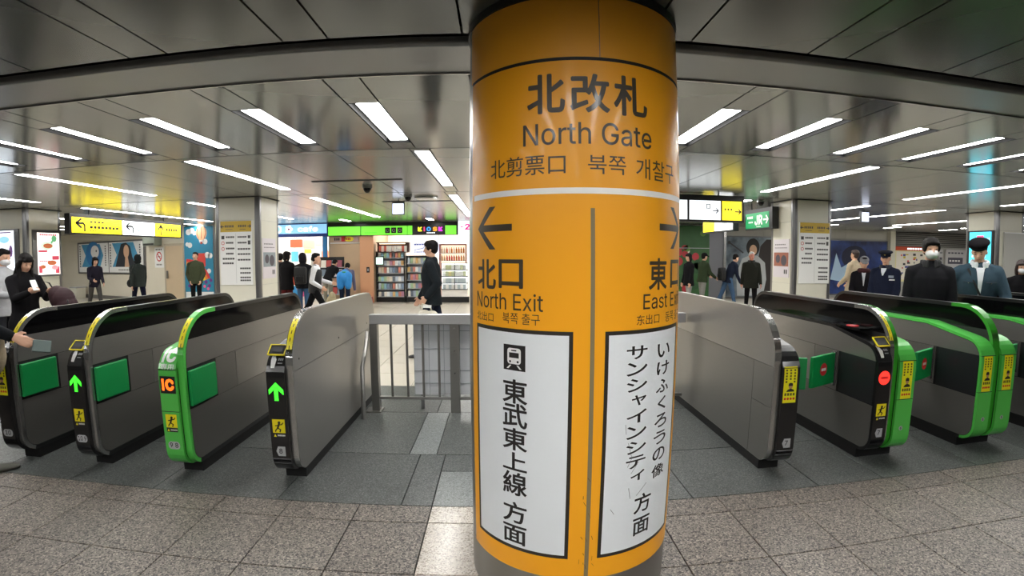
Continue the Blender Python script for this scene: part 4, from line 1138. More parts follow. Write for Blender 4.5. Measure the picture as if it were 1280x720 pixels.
# cafe inside
def shop_lamp(x0, x1, y0, y1, lab, grp='flat lamps inside the two shops'):
    o = thing('shop_lamp', lab, 'ceiling light', (0, 0, 0), 0, grp); box('casing', WHITE, o, x0, x1, y0, y1, 2.545, 2.595); box('diffuser', mat('shop lamp diffuser', (1, .97, .9, 1), .5, emit=14), o, x0 + .02, x1 - .02, y0 + .02, y1 - .02, 2.535, 2.546)
for i, x in enumerate((-8.9, -7.9, -6.9, -6.2)): shop_lamp(x, x + .5, 16.3, 17.8, 'flat lamp inside the cafe behind the blue sign')
for i, x in enumerate((-3.8, -2.8, -1.8, -.8)): shop_lamp(x, x + .5, 16.3, 17.8, 'flat lamp inside the kiosk behind the green sign')
cb = thing('cafe_counter', 'white cafe counter with bright pictures under the blue sign', 'counter', (0, 16.6, 0))
box('counter_body', WB, cb, -9.2, -5.7, 0, .6, 0, 1.0); box('counter_top', GREYP, cb, -9.25, -5.65, -.05, .65, 1.0, 1.05)
for x0, x1, z0, z1, c in ((-7.45, -6.9, .15, .5, '#3a9ad8'), (-6.85, -6.5, .15, .9, '#e0609a'), (-7.3, -6.95, .55, .9, '#d8502e'), (-8.6, -7.8, .2, .8, '#e9c34a')): box('front_picture', mat('counter picture ' + c, c, .5), cb, x0, x1, -.012, 0, z0, z1)
for x0, x1, z0, z1, c, lab in ((-7.4, -6.95, 1.85, 2.12, '#e85a3c', 'lit red menu picture, upper left in the cafe'), (-6.9, -6.5, 1.8, 2.1, '#f0a08c', 'lit salmon menu picture in the middle of the cafe'), (-6.45, -6.1, 1.9, 2.1, '#d9b79a', 'lit tan menu picture at the right of the cafe'), (-7.45, -7.2, 1.35, 1.7, '#5aa8e0', 'lit blue menu picture at the column edge'), (-6.95, -6.7, 1.65, 1.78, '#f2d24a', 'small lit yellow menu picture'), (-6.3, -5.95, 1.3, 1.7, '#f08a5a', 'lit orange menu picture right of the backpack')):
    m_ = thing('menu_board', lab, 'menu', (0, 17.0 if z1 > 1.8 else 17.2, 0)); box('board', WHITE, m_, x0 - .03, x1 + .03, 0, .04, z0 - .03, z1 + .03); box('lit_picture', lit('lit menu ' + c, c, 1.1), m_, x0, x1, -.006, 0, z0, z1); MB().tube([((x0 + x1) / 2, .02, z1), ((x0 + x1) / 2, .02, 2.6)], .006, 6).build('wire', DARKM, m_)
box('blue_post', mat('blue banner post', '#2f7fc0', .5), None, -5.78, -5.64, 15.85, 15.95, 0, 2.17); tag(bpy.data.objects['blue_post'], 'narrow blue banner post at the right end of the cafe', 'banner')
# magazine rack and goods
rk = thing('magazine_rack', 'rack crowded with pale and red magazines beside the bending person', 'rack', (-5.45, 15.2, 0))
box('back', DARKM, rk, -.55, .55, .16, .19, .3, 1.5); 
for i in range(4): box('shelf', GREYP, rk, -.55, .55, -.02, .16, .32 + i * .28, .34 + i * .28)
for x in (-.52, .52): box('leg', DARKM, rk, x - .02, x + .02, .08, .12, 0, .32)
mg = [MB().box(0, .16, 0, .012, 0, .22).mesh('magazine', mat('magazine cover ' + c, c, .45)) for c in ('#c9b8bd', '#a83a34', '#d8d4cc', '#7a8a9c', '#b8907a', '#8c3f52', '#e3dccf')]
for i in range(4):
    for j in range(6):
        o = link('magazine', mg[(i * 3 + j * 2) % 7], None, (-5.45 - .52 + j * .175, 15.2 + .03, .34 + i * .28)); o.rotation_euler = (R(-12), 0, 0)
        tag(o, 'magazine standing on the crowded rack beside the beige panel', 'magazine', 'magazines on the rack')
for i, (x, c, lab) in enumerate(((-4.75, '#b8503c', 'red goods box on the floor by the beige panel'), (-4.45, '#c98a6a', 'tan goods box on the floor by the peach jamb'), (-4.2, '#a8323a', 'dark red goods box nearest the kiosk'))):
    o = thing('goods_box', lab, 'box', (x, 15.6, 0)); box('carton', mat('carton ' + c, c, .5), o, -.12, .12, -.12, .12, 0, .22); box('tape', WHITE, o, -.12, .12, -.02, .02, .22, .222)
# ---- kiosk
KB = mat('black fascia', '#0c0c0d', .35)
o = thing('kiosk_fascia', 'bright green lit kiosk sign with the coloured word KIOSK on black', 'sign', (0, 15.85, 0))
box('fascia', KB, o, -5.58, 1.6, 0, .08, 2.17, 2.597)
LGK = lit('lit lime green', '#6fdc3c', 1.05)
for a, b in ((-5.58, -4.50), (-4.47, -3.22 + .25), (-2.95, -2.80), (-1.74, -1.39)): box('lit_panel', LGK, o, a, b, -.012, 0, 2.19, 2.47)
box('lit_panel', LW, o, -1.33, .2, -.012, 0, 2.17, 2.6, label='white and pink lit panel by the yellow column')
Flat().text('2', -1.12, -.95, 2.33, 2.52, .03, True).front('lettering', lit('lit magenta', '#d42a8c', .9), o, -.014, 'magenta figure 2')
Flat().rect(-1.26, -1.17, 2.41, 2.44).front('lettering', lit('lit magenta', '#d42a8c', .9), o, -.014)
for ch, u, c in (('K', -2.62, '#e8e43a'), ('I', -2.43, '#e8407a'), ('O', -2.34, '#2f8fe0'), ('S', -2.14, '#f0a02a'), ('K', -1.96, '#d83ad0')):
    (Flat().rect(u, u + .035, 2.29, 2.43) if ch == 'I' else Flat().text(ch, u, u + .14, 2.29, 2.43, .04, True)).front('lettering', lit('lit letter ' + c, c, 1.0), o, -.006, 'coloured letter ' + ch)
f = Flat(); bars(f, -2.34, -2.06, 2.225, .03, 5, .2); f.front('lettering', LW, o, -.006)
for k in range(3):
    box('icon_tile', INK, o, -3.68 + k * .2, -3.52 + k * .2, -.020, -.012, 2.24, 2.42)
    Flat().annulus(-3.60 + k * .2, 2.33, .05, .015, 12).front('icon_tile', GREYP, o, -.021)
f = Flat(); bars(f, -4.35, -3.95, 2.25, .02, 10, .3); f.front('lettering', mat('dark green print', '#2a6a1a', .5), o, -.013)
def shelf_unit(name, lab, x0, x1, y, zs, z1, frame, depth=.3, cat='shelf', back=None):
    u = thing(name, lab, cat, (0, y, 0))
    box('side_frame', frame, u, x0, x0 + .03, 0, depth, 0, z1); box('side_frame', frame, u, x1 - .03, x1, 0, depth, 0, z1)
    box('back_panel', back or frame, u, x0 + .03, x1 - .03, depth - .02, depth, 0, z1); box('top_panel', frame, u, x0, x1, 0, depth, z1, z1 + .04)
    for z in zs: box('shelf', GREYP, u, x0 + .03, x1 - .03, 0, depth - .02, z - .02, z)
    box('kick_base', KB, u, x0, x1, -.01, depth, 0, .16)
    return u
su1 = shelf_unit('shelf_unit', 'black kiosk shelves crowded with small packets, left part of the kiosk', -4.08, -3.12, 16.2, (.18, .42, .68, .95, 1.20, 1.45), 1.62, KB, back=mat('pale shelf back', '#b9bcc4', .5))
su2 = shelf_unit('shelf_unit', 'black kiosk shelves with snacks behind the walking man', -3.08, -2.30, 16.2, (.18, .45, .72, .99, 1.26), 1.48, KB, back=mat('pale shelf back', '#b9bcc4', .5))
_it = {}
cols_p = ['#c8d4e0', '#a9b6c8', '#d88a7a', '#eee6d8', '#8a9cb8', '#e0b87a', '#a8c49a', '#f2f2f0', '#c08aa0', '#6c7682', '#e0d4b8', '#9ac8d8']
def item(kind, c):
    if (kind, c) in _it: return _it[kind, c]
    m = mat('package ' + c, c, .4)
    if kind == 'packet': me = MB().box(-.038, .038, 0, .05, 0, .19).mesh('packet', m)
    elif kind == 'carton': me = MB().box(-.045, .045, 0, .06, 0, .155).mesh('carton', m)
    else: me = MB().tube([(0, .03, 0), (0, .03, .12), (0, .03, .15), (0, .03, .19)], [.03, .03, .013, .013], 8).mesh('bottle', m)
    _it[kind, c] = me; return me
def stock(kind, x0, x1, n, y, z, lab, cat, grp, pal=cols_p):
    for i in range(n):
        x = x0 + (x1 - x0) * (i + .5) / n
        tag(link(kind, item(kind, pal[(i * 5 + int(z * 10) * 3 + random.randrange(3)) % len(pal)]), None, (x, y + random.uniform(0, .03), z)), lab, cat, grp)
for k, z in enumerate((.18, .42, .68, .95, 1.20, 1.45)): stock('packet' if k % 2 else 'carton', -4.02, -3.16, 9, 16.22, z, 'small packet on the crowded black shelves left in the kiosk', 'packet', 'packets on the left kiosk shelves')
for k, z in enumerate((.18, .45, .72, .99, 1.26)): stock('carton' if k % 2 else 'packet', -3.03, -2.34, 8, 16.22, z, 'snack packet on the black shelves behind the walking man', 'packet', 'snacks on the middle kiosk shelves')
tp = thing('wall_cabinet', 'brown wall cabinet with white and red packs, top of the kiosk', 'cabinet', (0, 16.15, 0)); box('carcass', mat('dark brown cabinet', '#4a2a22', .4), tp, -4.05, -2.98, .12, .3, 1.62, 1.96); box('shelf', mat('dark brown cabinet', '#4a2a22', .4), tp, -4.05, -2.98, 0, .12, 1.62, 1.65); box('top_panel', mat('dark brown cabinet', '#4a2a22', .4), tp, -4.05, -2.98, 0, .12, 1.93, 1.96)
box('light_bar', lit('lit warm strip', '#ffe9c8', 2.2), tp, -3.95, -3.1, .02, .05, 1.90, 1.925)
stock('packet', -3.98, -3.05, 11, 16.18, 1.65, 'white and red pack in the brown wall cabinet of the kiosk', 'packet', 'packs in the brown wall cabinet', ['#f0ece6', '#e8d8d0', '#d86a5a', '#f4f0ea'])
o = thing('banner', 'white banner with blue writing high in the kiosk', 'banner', (0, 16.5, 0)); box('sheet', lit('lit banner white', '#e6e9f6', .9), o, -2.95, -1.98, 0, .02, 1.56, 2.0)
f = Flat(); bars(f, -2.85, -2.1, 1.86, .05, 9, .25); f.stroke([(-2.85, 1.70), (-2.55, 1.76), (-2.50, 1.84)], .02); bars(f, -2.85, -2.5, 1.62, .03, 5); f.front('lettering', mat('blue script', '#5a62b8', .5), o, -.002)
for x in (-2.9, -2.03): MB().tube([(x, .01, 2.0), (x, .01, 2.6)], .006, 6).build('wire', DARKM, o)
o = thing('payment_screen', 'small pale green lit screen at the left end of the kiosk', 'screen', (0, 16.10, 0)); box('casing', KB, o, -4.07, -3.80, 0, .08, 1.22, 1.50); box('display', lit('lit pale green', '#cfeedd', 1.1), o, -4.05, -3.82, -.004, 0, 1.24, 1.47)
RF = mat('dark red fridge frame', '#7c2a2c', .4)
f1 = shelf_unit('drinks_cabinet', 'dark red framed lit drinks cabinet behind the walking man', -1.98, -1.10, 16.2, (1.35, 1.60), 1.85, RF, .35, 'cabinet', lit('lit warm back', '#ffe6c8', 1.3))
for k, z in enumerate((1.35, 1.60)): stock('bottle', -1.93, -1.15, 10, 16.25, z, 'small bottle in the dark red drinks cabinet', 'bottle', 'bottles in the red drinks cabinet', ['#d8843a', '#e8c090', '#b85a2a', '#f0e0c8', '#d04a3a'])
f2 = thing('display_fridge', 'white lit display fridge with glass front low at the kiosk right end', 'fridge', (0, 16.05, 0))
box('body', WB, f2, -1.9, -1.05, .02, .12, .18, .42); box('back_panel', lit('lit cool back', '#f0f4f4', 1.4), f2, -1.9, -1.05, .13, .14, .42, 1.27)
for z in (.42, .62, .84, 1.05, 1.27): box('shelf', DARKM, f2, -1.9, -1.05, .0, .13, z - .012, z + .008)
for x in (-1.9, -1.48, -1.07): box('frame_bar', KB, f2, x, x + .02, -.012, 0, .42, 1.28)
box('kick_base', KB, f2, -1.95, -1.0, 0, .12, 0, .18)
for z in (.428, .628, .848, 1.058): stock('carton' , -1.86, -1.10, 8, 16.06, z, 'pale carton in the white display fridge', 'carton', 'cartons in the display fridge', ['#e8ece8', '#c8d0a8', '#f4f4f0', '#b8c4c8', '#e0d8a0'])

# ================================================================ RIGHT END WALL
gm = thing('mural_panel', 'green wall picture with red blooms right behind the yellow column', 'mural', (0, 16.5, 0))
box('panel', mat('leaf green picture', '#2f5a2e', .4, var=.35, scale=2.4), gm, 4.9, 7.22, 0, .06, .05, 2.55)
for c, n, sz in (('#24502a', 16, .16), ('#5f8a3a', 12, .11), ('#b0303a', 12, .11), ('#e8e0d0', 5, .06)):
    f = Flat()
    for i in range(n): f.disc(random.uniform(5.1, 7.05), random.uniform(.3, 2.35), sz * random.uniform(.6, 1.3), 9, sz * random.uniform(.7, 1.5))
    f.front('picture', mat('mural patch ' + c, c, .5), gm, -.002 - .001 * n / 16 - sz * .01)
box('seam', GREYP, gm, 4.9, 7.22, -.01, 0, 1.78, 1.80)
wbk(5.0, 7.22, 16.6, 16.8, 0, 2.6, WALLG)
tag(MB().box(7.22, 7.80, 16.5, 17.1, 0, 2.6).build('trim_6', mat('grey steel jamb', '#74757a', .4, .5)), kind='structure')
tag(MB().box(7.74, 7.84, 16.45, 16.5, 0, 2.6).build('trim_7', STEEL_P), kind='structure')
wbk(7.8, 28, 17.05, 17.25, 0, 2.6, WALLG)
PANW2 = mat('pale wall panel', '#bdbdb6', .35)
for x0, x1 in ((7.86, 9.6), (9.62, 11.4), (11.42, 13.2), (13.22, 15.2)):
    for z0, z1 in ((2.27, 2.59), (.02, .10)): MB().box(x0, x1, 17.03, 17.05, z0, z1).build('wall_panel', PANW2, bpy.data.objects['wall_back.007'] if 'wall_back.007' in bpy.data.objects else None)
p = thing('wall_poster', 'large grey blue poster of a dark haired figure behind the white haired man', 'poster', (0, 16.98, 0))
box('frame', COLSTEEL, p, 7.83, 10.08, 0, .06, .02, 2.26); 
def gradmat(name, c1, c2):
    m = bpy.data.materials.new(name); m.use_nodes = True; nt = m.node_tree; b = nt.nodes['Principled BSDF']
    n = nt.nodes.new('ShaderNodeTexNoise'); n.inputs['Scale'].default_value = 1.6; n.inputs['Detail'].default_value = 6
    r = nt.nodes.new('ShaderNodeValToRGB'); r.color_ramp.elements[0].position = .35; r.color_ramp.elements[1].position = .65; r.color_ramp.elements[0].color = lin(c1); r.color_ramp.elements[1].color = lin(c2)
    g = nt.nodes.new('ShaderNodeNewGeometry'); nt.links.new(g.outputs['Position'], n.inputs['Vector']); nt.links.new(n.outputs[0], r.inputs[0]); nt.links.new(r.outputs[0], b.inputs['Base Color']); b.inputs['Roughness'].default_value = .35
    return m
box('sheet', gradmat('stormy blue print', '#3a4650', '#8c9aa4'), p, 7.88, 10.03, -.006, 0, .08, 2.22)
Flat().poly([(9.35, .1), (9.3, 1.0), (9.45, 1.9), (9.7, 2.15), (10.0, 2.15), (10.0, .1)]).front('picture', mat('dark brown crowd print', '#2c2422', .5), p, -.008)
Flat().disc(9.15, 1.86, .27, 24, .32).front('picture', INK, p, -.010)
Flat().disc(9.16, 1.76, .15, 20, .19).front('picture', mat('skin print', '#d8b090', .5), p, -.012)
Flat().poly([(8.55, .1), (8.5, .9), (8.72, 1.45), (9.05, 1.58), (9.35, 1.55), (9.65, 1.3), (9.72, .7), (9.6, .1)]).front('picture', mat('white shirt print', '#b8bcbe', .5), p, -.011)
f = Flat().stroke([(8.2, 2.02), (8.75, 1.66)], .05).disc(8.2, 2.02, .06, 10); f.front('picture', mat('dark instrument print', '#3a3a3c', .5), p, -.009)
p = thing('wall_poster', 'large dark blue poster behind the beige coated person', 'poster', (0, 16.98, 0))
box('frame', COLSTEEL, p, 12.0, 15.22, 0, .06, .1, 2.22); box('sheet', gradmat('night blue print', '#131c48', '#2c4a8e'), p, 12.05, 15.17, -.006, 0, .15, 2.18)
Flat().poly([(12.5, .7), (12.75, 1.7), (13.0, 1.15), (13.3, 1.3), (13.1, .6)]).front('picture', mat('pale shard print', '#a8c4dc', .5), p, -.009)
Flat().disc(13.6, 1.55, .6, 24, .45).front('picture', mat('dark hill print', '#0f1634', .5), p, -.008)
tag(MB().box(15.25, 15.5, 16.85, 17.05, 0, 2.6).build('trim_8', CREAM), kind='structure')
p = thing('map_board', 'yellow bordered notice board with a red header behind the masked man', 'board', (0, 16.96, 0))
box('board', mat('pale yellow board', '#e6dfa8', .5), p, 15.55, 17.7, 0, .06, .62, 2.02); box('header', mat('orange red header', '#d0502c', .5), p, 15.55, 17.7, -.01, 0, 1.86, 2.02)
f = Flat(); bars(f, 16.2, 17.0, 1.90, .07, 6, .25); f.front('print', LW, p, -.013)
Flat().rect(15.65, 17.6, .70, 1.82).front('print', mat('cream sheet', '#ece6d8', .5), p, -.002)
for c, n in (('#c8b62a', 8), ('#4a4a8a', 9), ('#d04a4a', 8), ('#3a3a3a', 12)):
    f = Flat()
    for i in range(n):
        u, w = random.uniform(15.8, 17.4), random.uniform(.85, 1.7); f.rect(u, u + random.uniform(.06, .16), w, w + random.uniform(.04, .09))
    f.front('print', mat('board mark ' + c, c, .5), p, -.003 - n * .0002)
lv = thing('louvre_panel', 'grey horizontal louvres high on the right end wall', 'louvre', (0, 16.95, 0))
box('frame', DARKM, lv, 15.55, 19.7, .06, .10, 2.03, 2.6)
for k in range(7): MB().box(15.56, 19.68, 0, .05, 2.05 + k * .078, 2.05 + k * .078 + .05).build('slat', mat('grey slat', '#8c8c88', .4, .3), lv)
for x0, x1, lab in ((17.95, 18.15, 'narrow dark framed notice on the right end wall'), (18.3, 19.6, 'white framed notice with a dark sign on the right end wall')):
    p = thing('wall_notice', lab, 'notice', (0, 16.97, 0)); box('sheet', mat('grey white notice', '#c4c4c6', .5), p, x0, x1, 0, .04, 1.15, 1.95)
    f = Flat().rect(x0 + (x1 - x0) * .1, x0 + (x1 - x0) * .75, 1.36, 1.62); f.front('print', mat('slate print', '#4c4c5a', .5), p, -.002)
    f = Flat(); bars(f, x0 + (x1 - x0) * .16, x0 + (x1 - x0) * .66, 1.45, .07, 4, .3); f.front('print', WHITE, p, -.003)
    f = Flat(); bars(f, x0 + (x1 - x0) * .1, x0 + (x1 - x0) * .8, 1.78, .06, 5, .3); f.front('print', mat('slate print', '#4c4c5a', .5), p, -.002)
# ================================================================ PEOPLE
SKIN = mat('skin', '#cfa287', .5, var=.04, scale=20)
HAIRB = mat('black hair', '#0f0c0b', .65, var=.2, scale=60, stretch=(1, 1, .2), spec=.15)
EYE = mat('dark eye', '#15100e', .3); LIP = mat('lips', '#a8645a', .5); MASKM = mat('white face mask', '#cfcfd0', .95, spec=.05)
SHOE = mat('black shoe', '#161414', .4)
def remesh(mb, m, voxel, name, smooth=4):
    bmesh.ops.recalc_face_normals(mb.bm, faces=mb.bm.faces)
    me = bpy.data.meshes.new('lump'); mb.bm.to_mesh(me); mb.bm.free()
    ob = bpy.data.objects.new('lump', me)
    r = ob.modifiers.new('r', 'REMESH'); r.mode = 'VOXEL'; r.voxel_size = voxel; r.use_smooth_shade = True
    sm = ob.modifiers.new('s', 'SMOOTH'); sm.factor = .5; sm.iterations = smooth
    out = evaluated_mesh(ob); out.name = name
    bpy.data.objects.remove(ob); bpy.data.meshes.remove(me)
    out.materials.clear(); out.materials.append(m)
    for p in out.polygons: p.use_smooth = True
    return out
def loft(mb, rings, ax, ay, n=16):
    R_ = []
    for c, rx, ry in rings:
        R_.append([mb.bm.verts.new(Vector(c) + ax * rx * math.cos(2 * PI * k / n) + ay * ry * math.sin(2 * PI * k / n)) for k in range(n)])
    for a, b in zip(R_, R_[1:]):
        for k in range(n): mb.bm.faces.new((a[k], a[(k + 1) % n], b[(k + 1) % n], b[k]))
    mb.bm.faces.new(R_[0][::-1]); mb.bm.faces.new(R_[-1])
def chain(mb, pts, rad):
    for i in range(len(pts) - 1): mb.seg(pts[i], pts[i + 1], rad[i], rad[i + 1])
def hand(mb, w, d, palm_n, side, s, curl=.5):
    """palm, four unequal fingers and a thumb; w wrist, d direction of the hand, palm_n palm normal, side = thumb direction"""
    d = d.normalized(); side = (side - d * side.dot(d)).normalized(); pn = d.cross(side) if palm_n is None else palm_n
    pn = (pn - d * pn.dot(d)).normalized()
    for k in (-1, 0, 1): mb.seg(w, w + d * .085 * s + side * k * .024 * s, .021 * s, .0165 * s, 8)
    for i, (o, L_) in enumerate(((.031, .070), (.011, .080), (-.010, .074), (-.030, .058))):
        a = w + d * .085 * s + side * o * s
        d1 = (d + pn * curl * .5).normalized(); d2 = (d + pn * curl * 1.4).normalized(); d3 = (d * .6 + pn * curl * 2.2).normalized()
        b = a + d1 * L_ * .45 * s; c = b + d2 * L_ * .32 * s; e = c + d3 * L_ * .25 * s
        chain(mb, [a, b, c, e], [.0105 * s, .0095 * s, .0088 * s, .0075 * s])
    a = w + d * .025 * s + side * .022 * s; b = a + (d * .55 + side * .8 + pn * .2).normalized() * .035 * s; c = b + (d * .9 + side * .2 + pn * .5).normalized() * .030 * s
    chain(mb, [a, b, c], [.014 * s, .012 * s, .0095 * s])
def person(label, x, y, rz, h=1.70, lean=0, head=(0, 0), armL=(5, 6, 10, 0), armR=(5, 6, 10, 0), legL=(0, 0), legR=(0, 0), top='#202226', trousers='#17181b', topkind='jacket', hair='short', haircol=None, hat=None, mask=False, glasses=False, vest=None, fat=1.0, shoes=None, collar=None, shirt=None, vox=.011, group=None, sk=None, rough=.7, hem=-.14, skip_shoes=False, lo=.12, curl=.45, sleeve=1.0, scarf=None, z0=None):
    s = h / 1.72
    g = thing('person', label, 'person', (x, y, 0), rz, group)
    sk = sk or SKIN
    TM = mat('cloth ' + top, top, .9, var=.15, scale=25, bump=.5, spec=.12); BM = mat('trousers ' + trousers, trousers, .9, var=.12, scale=30, bump=.4, spec=.12)
    L_ = R(lean); u = Vector((0, math.sin(L_), math.cos(L_))); f = Vector((0, math.cos(L_), -math.sin(L_))); X = Vector((1, 0, 0))
    # legs first, to find the ground
    def leg(sgn, pk):
        p, k = R(pk[0]), R(pk[1]); hip = Vector((sgn * .088, 0, -.03)); kn = hip + Vector((sgn * .012, math.sin(p), -math.cos(p))) * .43; q = p - k
        an = kn + Vector((0, math.sin(q), -math.cos(q))) * .40
        return hip, kn, an, q
    LL, RL = leg(-1, legL), leg(1, legR)
    low = min(LL[2].z, RL[2].z) - .085
    P = Vector((0, 0, -low)) * s if z0 is None else Vector((0, 0, z0))
    T = lambda v: P + v * s
    N = u * .50; hp, hy = R(head[0]), R(head[1])
    HM = Matrix.Rotation(hy, 4, 'Z') @ Matrix.Rotation(-hp, 4, 'X')
    hu = (HM @ Vector((0, 0, 1))); hf = (HM @ Vector((0, 1, 0)))
    HC = N + hu * .045 + (u * .5 + hu * .5).normalized() * .045 + hu * .065
    HW = Matrix.Translation(T(HC)) @ HM @ Matrix.Scale(s, 4)
    # arms
    def arm(sgn, a):
        sh, ab, el, tw = [R(q) for q in a]
        S = u * .415 + X * sgn * (.165 * (fat + 2) / 3)
        d1 = (math.cos(ab) * (-u * math.cos(sh) + f * math.sin(sh)) + X * sgn * math.sin(ab)).normalized()
        d2 = (math.cos(tw) * (-u * math.cos(sh + el) + f * math.sin(sh + el)) * math.cos(ab) - X * sgn * math.sin(tw) + X * sgn * math.sin(ab) * .5).normalized()
        E_ = S + d1 * .28; Wr = E_ + d2 * .245
        return S, E_, Wr, d2
    AL, AR = arm(-1, armL), arm(1, armR)
    # ---- continuous body
    mb = MB()
    H = lambda x_, y_, z_: HW @ Vector((x_, y_, z_))
    def hb(c, r):
        mb.ball((0, 0, 0), 1, 14, HW @ Matrix.Translation(c) @ Matrix.Diagonal(Vector((*r, 1))))
    hb((0, -.012, .030), (.074, .092, .088)); hb((0, .018, -.020), (.062, .070, .078)); hb((0, .036, -.066), (.042, .046, .044)); hb((0, .052, -.082), (.022, .020, .016))
    mb.tube([H(0, .078, .012), H(0, .098, -.022), H(0, .090, -.032)], [.008 * s, .0135 * s, .011 * s], 8)
    for e in (-1, 1): hb((e * .074, -.006, -.012), (.010, .020, .030)); hb((e * .030, .074, .020), (.018, .010, .007))
    hb((0, .078, -.052), (.022, .010, .009))
    mb.seg(T(N - u * .05), H(0, -.015, -.06), .056 * s, .050 * s)
    loft(mb, [(T(u * t), rx * s, ry * s) for t, rx, ry in ((-.06, .15, .105), (.05, .145, .10), (.16, .13, .095), (.30, .155, .105), (.40, .16, .10), (.465, .12, .075), (.50, .06, .055))], X, f)
    for sgn, (S, E_, Wr, d) in ((-1, AL), (1, AR)):
        chain(mb, [T(S - X * sgn * .05), T(S), T(E_), T(Wr)], [.055 * s, .05 * s, .036 * s, .025 * s])
        hand(mb, T(Wr), d, (-X * sgn), f * .8 + u * .6 - d * 0, s, curl)
    for hip, kn, an, q in (LL, RL):
        chain(mb, [T(hip), T(kn), T(an)], [.080 * s, .052 * s, .036 * s])
        mb.seg(T(an + Vector((0, -.01, -.045))), T(an + Vector((0, .12, -.060))), .024 * s, .016 * s)
    b_ = link('body', remesh(mb, sk, vox, 'body', 2), g)
    # ---- face
    if hair != 'none':
        for e in (-1, 1):
            MB().ball((0, 0, 0), 1, 10, HW @ Matrix.Translation((e * .031, .081, .012)) @ Matrix.Diagonal(Vector((.011, .006, .0045, 1)))).build('eye', EYE, g, True)
            MB().ball((0, 0, 0), 1, 8, HW @ Matrix.Translation((e * .031, .084, .034)) @ Matrix.Diagonal(Vector((.015, .005, .0022, 1)))).build('eyebrow', HAIRB, g, True)
        if not mask: MB().ball((0, 0, 0), 1, 10, HW @ Matrix.Translation((0, .086, -.053)) @ Matrix.Diagonal(Vector((.021, .006, .006, 1)))).build('mouth', LIP, g, True)
    if mask:
        mb = MB(); 
        mb.ball((0, 0, 0), 1, 18, HW @ Matrix.Translation((0, .036, -.042)) @ Matrix.Diagonal(Vector((.064, .076, .058, 1))))
        o = mb.build('face_mask', MASKM, g, True, label='white face mask')
    if glasses:
        mb = MB()
        for e in (-1, 1):
            c_ = [H(e * .032 + .022 * math.cos(k * PI / 6), .094, .012 + .016 * math.sin(k * PI / 6)) for k in range(13)]
            mb.tube(c_, .0025 * s, 6, False)
        mb.tube([H(-.012, .096, .014), H(.012, .096, .014)], .0025 * s, 6); mb.build('glasses', BLACK, g)
    # ---- hair and hats
    HC_ = haircol or HAIRB
    mb = MB()
    def hh(c, r): mb.ball((0, 0, 0), 1, 16, HW @ Matrix.Translation(c) @ Matrix.Diagonal(Vector((*r, 1))))
    if hair in ('short', 'long', 'bob', 'bun', 'fringe'):
        hh((0, -.030, .048), (.084, .092, .084)); hh((0, -.048, .005), (.078, .066, .085)); hh((0, .018, .088), (.066, .060, .040))
        if hair in ('fringe', 'bob', 'long'): hh((0, .056, .070), (.062, .037, .030)); hh((-.044, .050, .062), (.028, .030, .026)); hh((.044, .050, .062), (.028, .030, .026))
        if hair == 'fringe':
            for e in (-1, 1): hh((e * .066, .004, .022), (.022, .050, .050))
        if hair in ('bob', 'long'):
            for e in (-1, 1): chain(mb, [H(e * .068, .0, .04), H(e * .080, .0, -.04), H(e * .074, .005, -.11)], [.03 * s, .030 * s, .026 * s])
            hh((0, -.055, -.06), (.078, .045, .075))
        if hair == 'long':
            for e in (-1, -.4, .4, 1): chain(mb, [H(e * .05, -.05, -.05), T(u * .40 - f * .10 + X * e * .07), T(u * .26 - f * .12 + X * e * .07)], [.045 * s, .045 * s, .03 * s])
            for e in (-1, 1): chain(mb, [H(e * .072, .015, -.08), T(u * .38 + f * .06 + X * e * .09), T(u * .28 + f * .10 + X * e * .09)], [.028 * s, .028 * s, .018 * s])
    elif hair == 'thin':
        hh((0, -.024, .052), (.081, .090, .080)); hh((0, -.045, .005), (.079, .060, .07)); hh((0, .02, .085), (.06, .05, .03))
    if hair not in ('none',): link('hair', remesh(mb, HC_, .009, 'hair', 3), g)
    else: mb.bm.free()
    if hat:
        kind, hc = hat; HMt = mat('hat ' + hc, hc, .9, var=.1, scale=40, bump=.4, spec=.12)
        mb = MB()
        if kind == 'beret': hh((0, -.015, .104), (.112, .118, .048)); hh((.03, -.03, .08), (.092, .10, .045)); hh((0, 0, .06), (.088, .098, .035))
        if kind == 'cap':
            hh((0, -.012, .062), (.090, .104, .072)); hh((0, .105, .045), (.062, .055, .012)); hh((0, .13, .038), (.055, .045, .010))
        if kind == 'officer':
            hh((0, -.008, .055), (.088, .100, .040)); hh((0, 0, .105), (.122, .130, .030)); hh((0, .105, .040), (.060, .045, .012))
        if kind == 'beanie': hh((0, -.015, .06), (.092, .104, .085)); hh((0, -.01, .03), (.092, .102, .03))
        if kind == 'hood': hh((0, -.035, .03), (.105, .105, .125)); hh((0, -.03, -.07), (.10, .08, .07))
        o = link('hat' if kind != 'hood' else 'hood', remesh(mb, HMt, .009, 'hat', 3), g)
        if kind == 'officer':
            MB().ball((0, 0, 0), 1, 10, HW @ Matrix.Translation((0, .104, .085)) @ Matrix.Diagonal(Vector((.014, .006, .016, 1)))).build('cap_badge', mat('gold badge', '#c8b46a', .3, .8), g, True)
    # ---- clothes
    F_ = fat
    mb = MB()
    rings = [(-.0, .165, .125), (.12, .16, .122), (.26, .182, .13), (.36, .180, .125), (.425, .145, .105), (.485, .080, .078), (.515, .070, .070)]
    base = [(hem, .185, .142), (-.05, .175, .135)] if hem > -.3 else []
    rr = []
    if hem <= -.3:
        dn = Vector((0, 0, -1)); 
        for t in (hem, hem * .6, hem * .25): rr.append((T(dn * -t + Vector((0, 0, 0))), (.20 + .03 * (t / hem)) * s * F_, (.155 + .03 * (t / hem)) * s * F_))
    rr += [(T(u * t), rx * s * F_, ry * s * F_) for t, rx, ry in base + rings]
    loft(mb, rr, X, f)
    puff = 1.0 + (F_ - 1) * .7
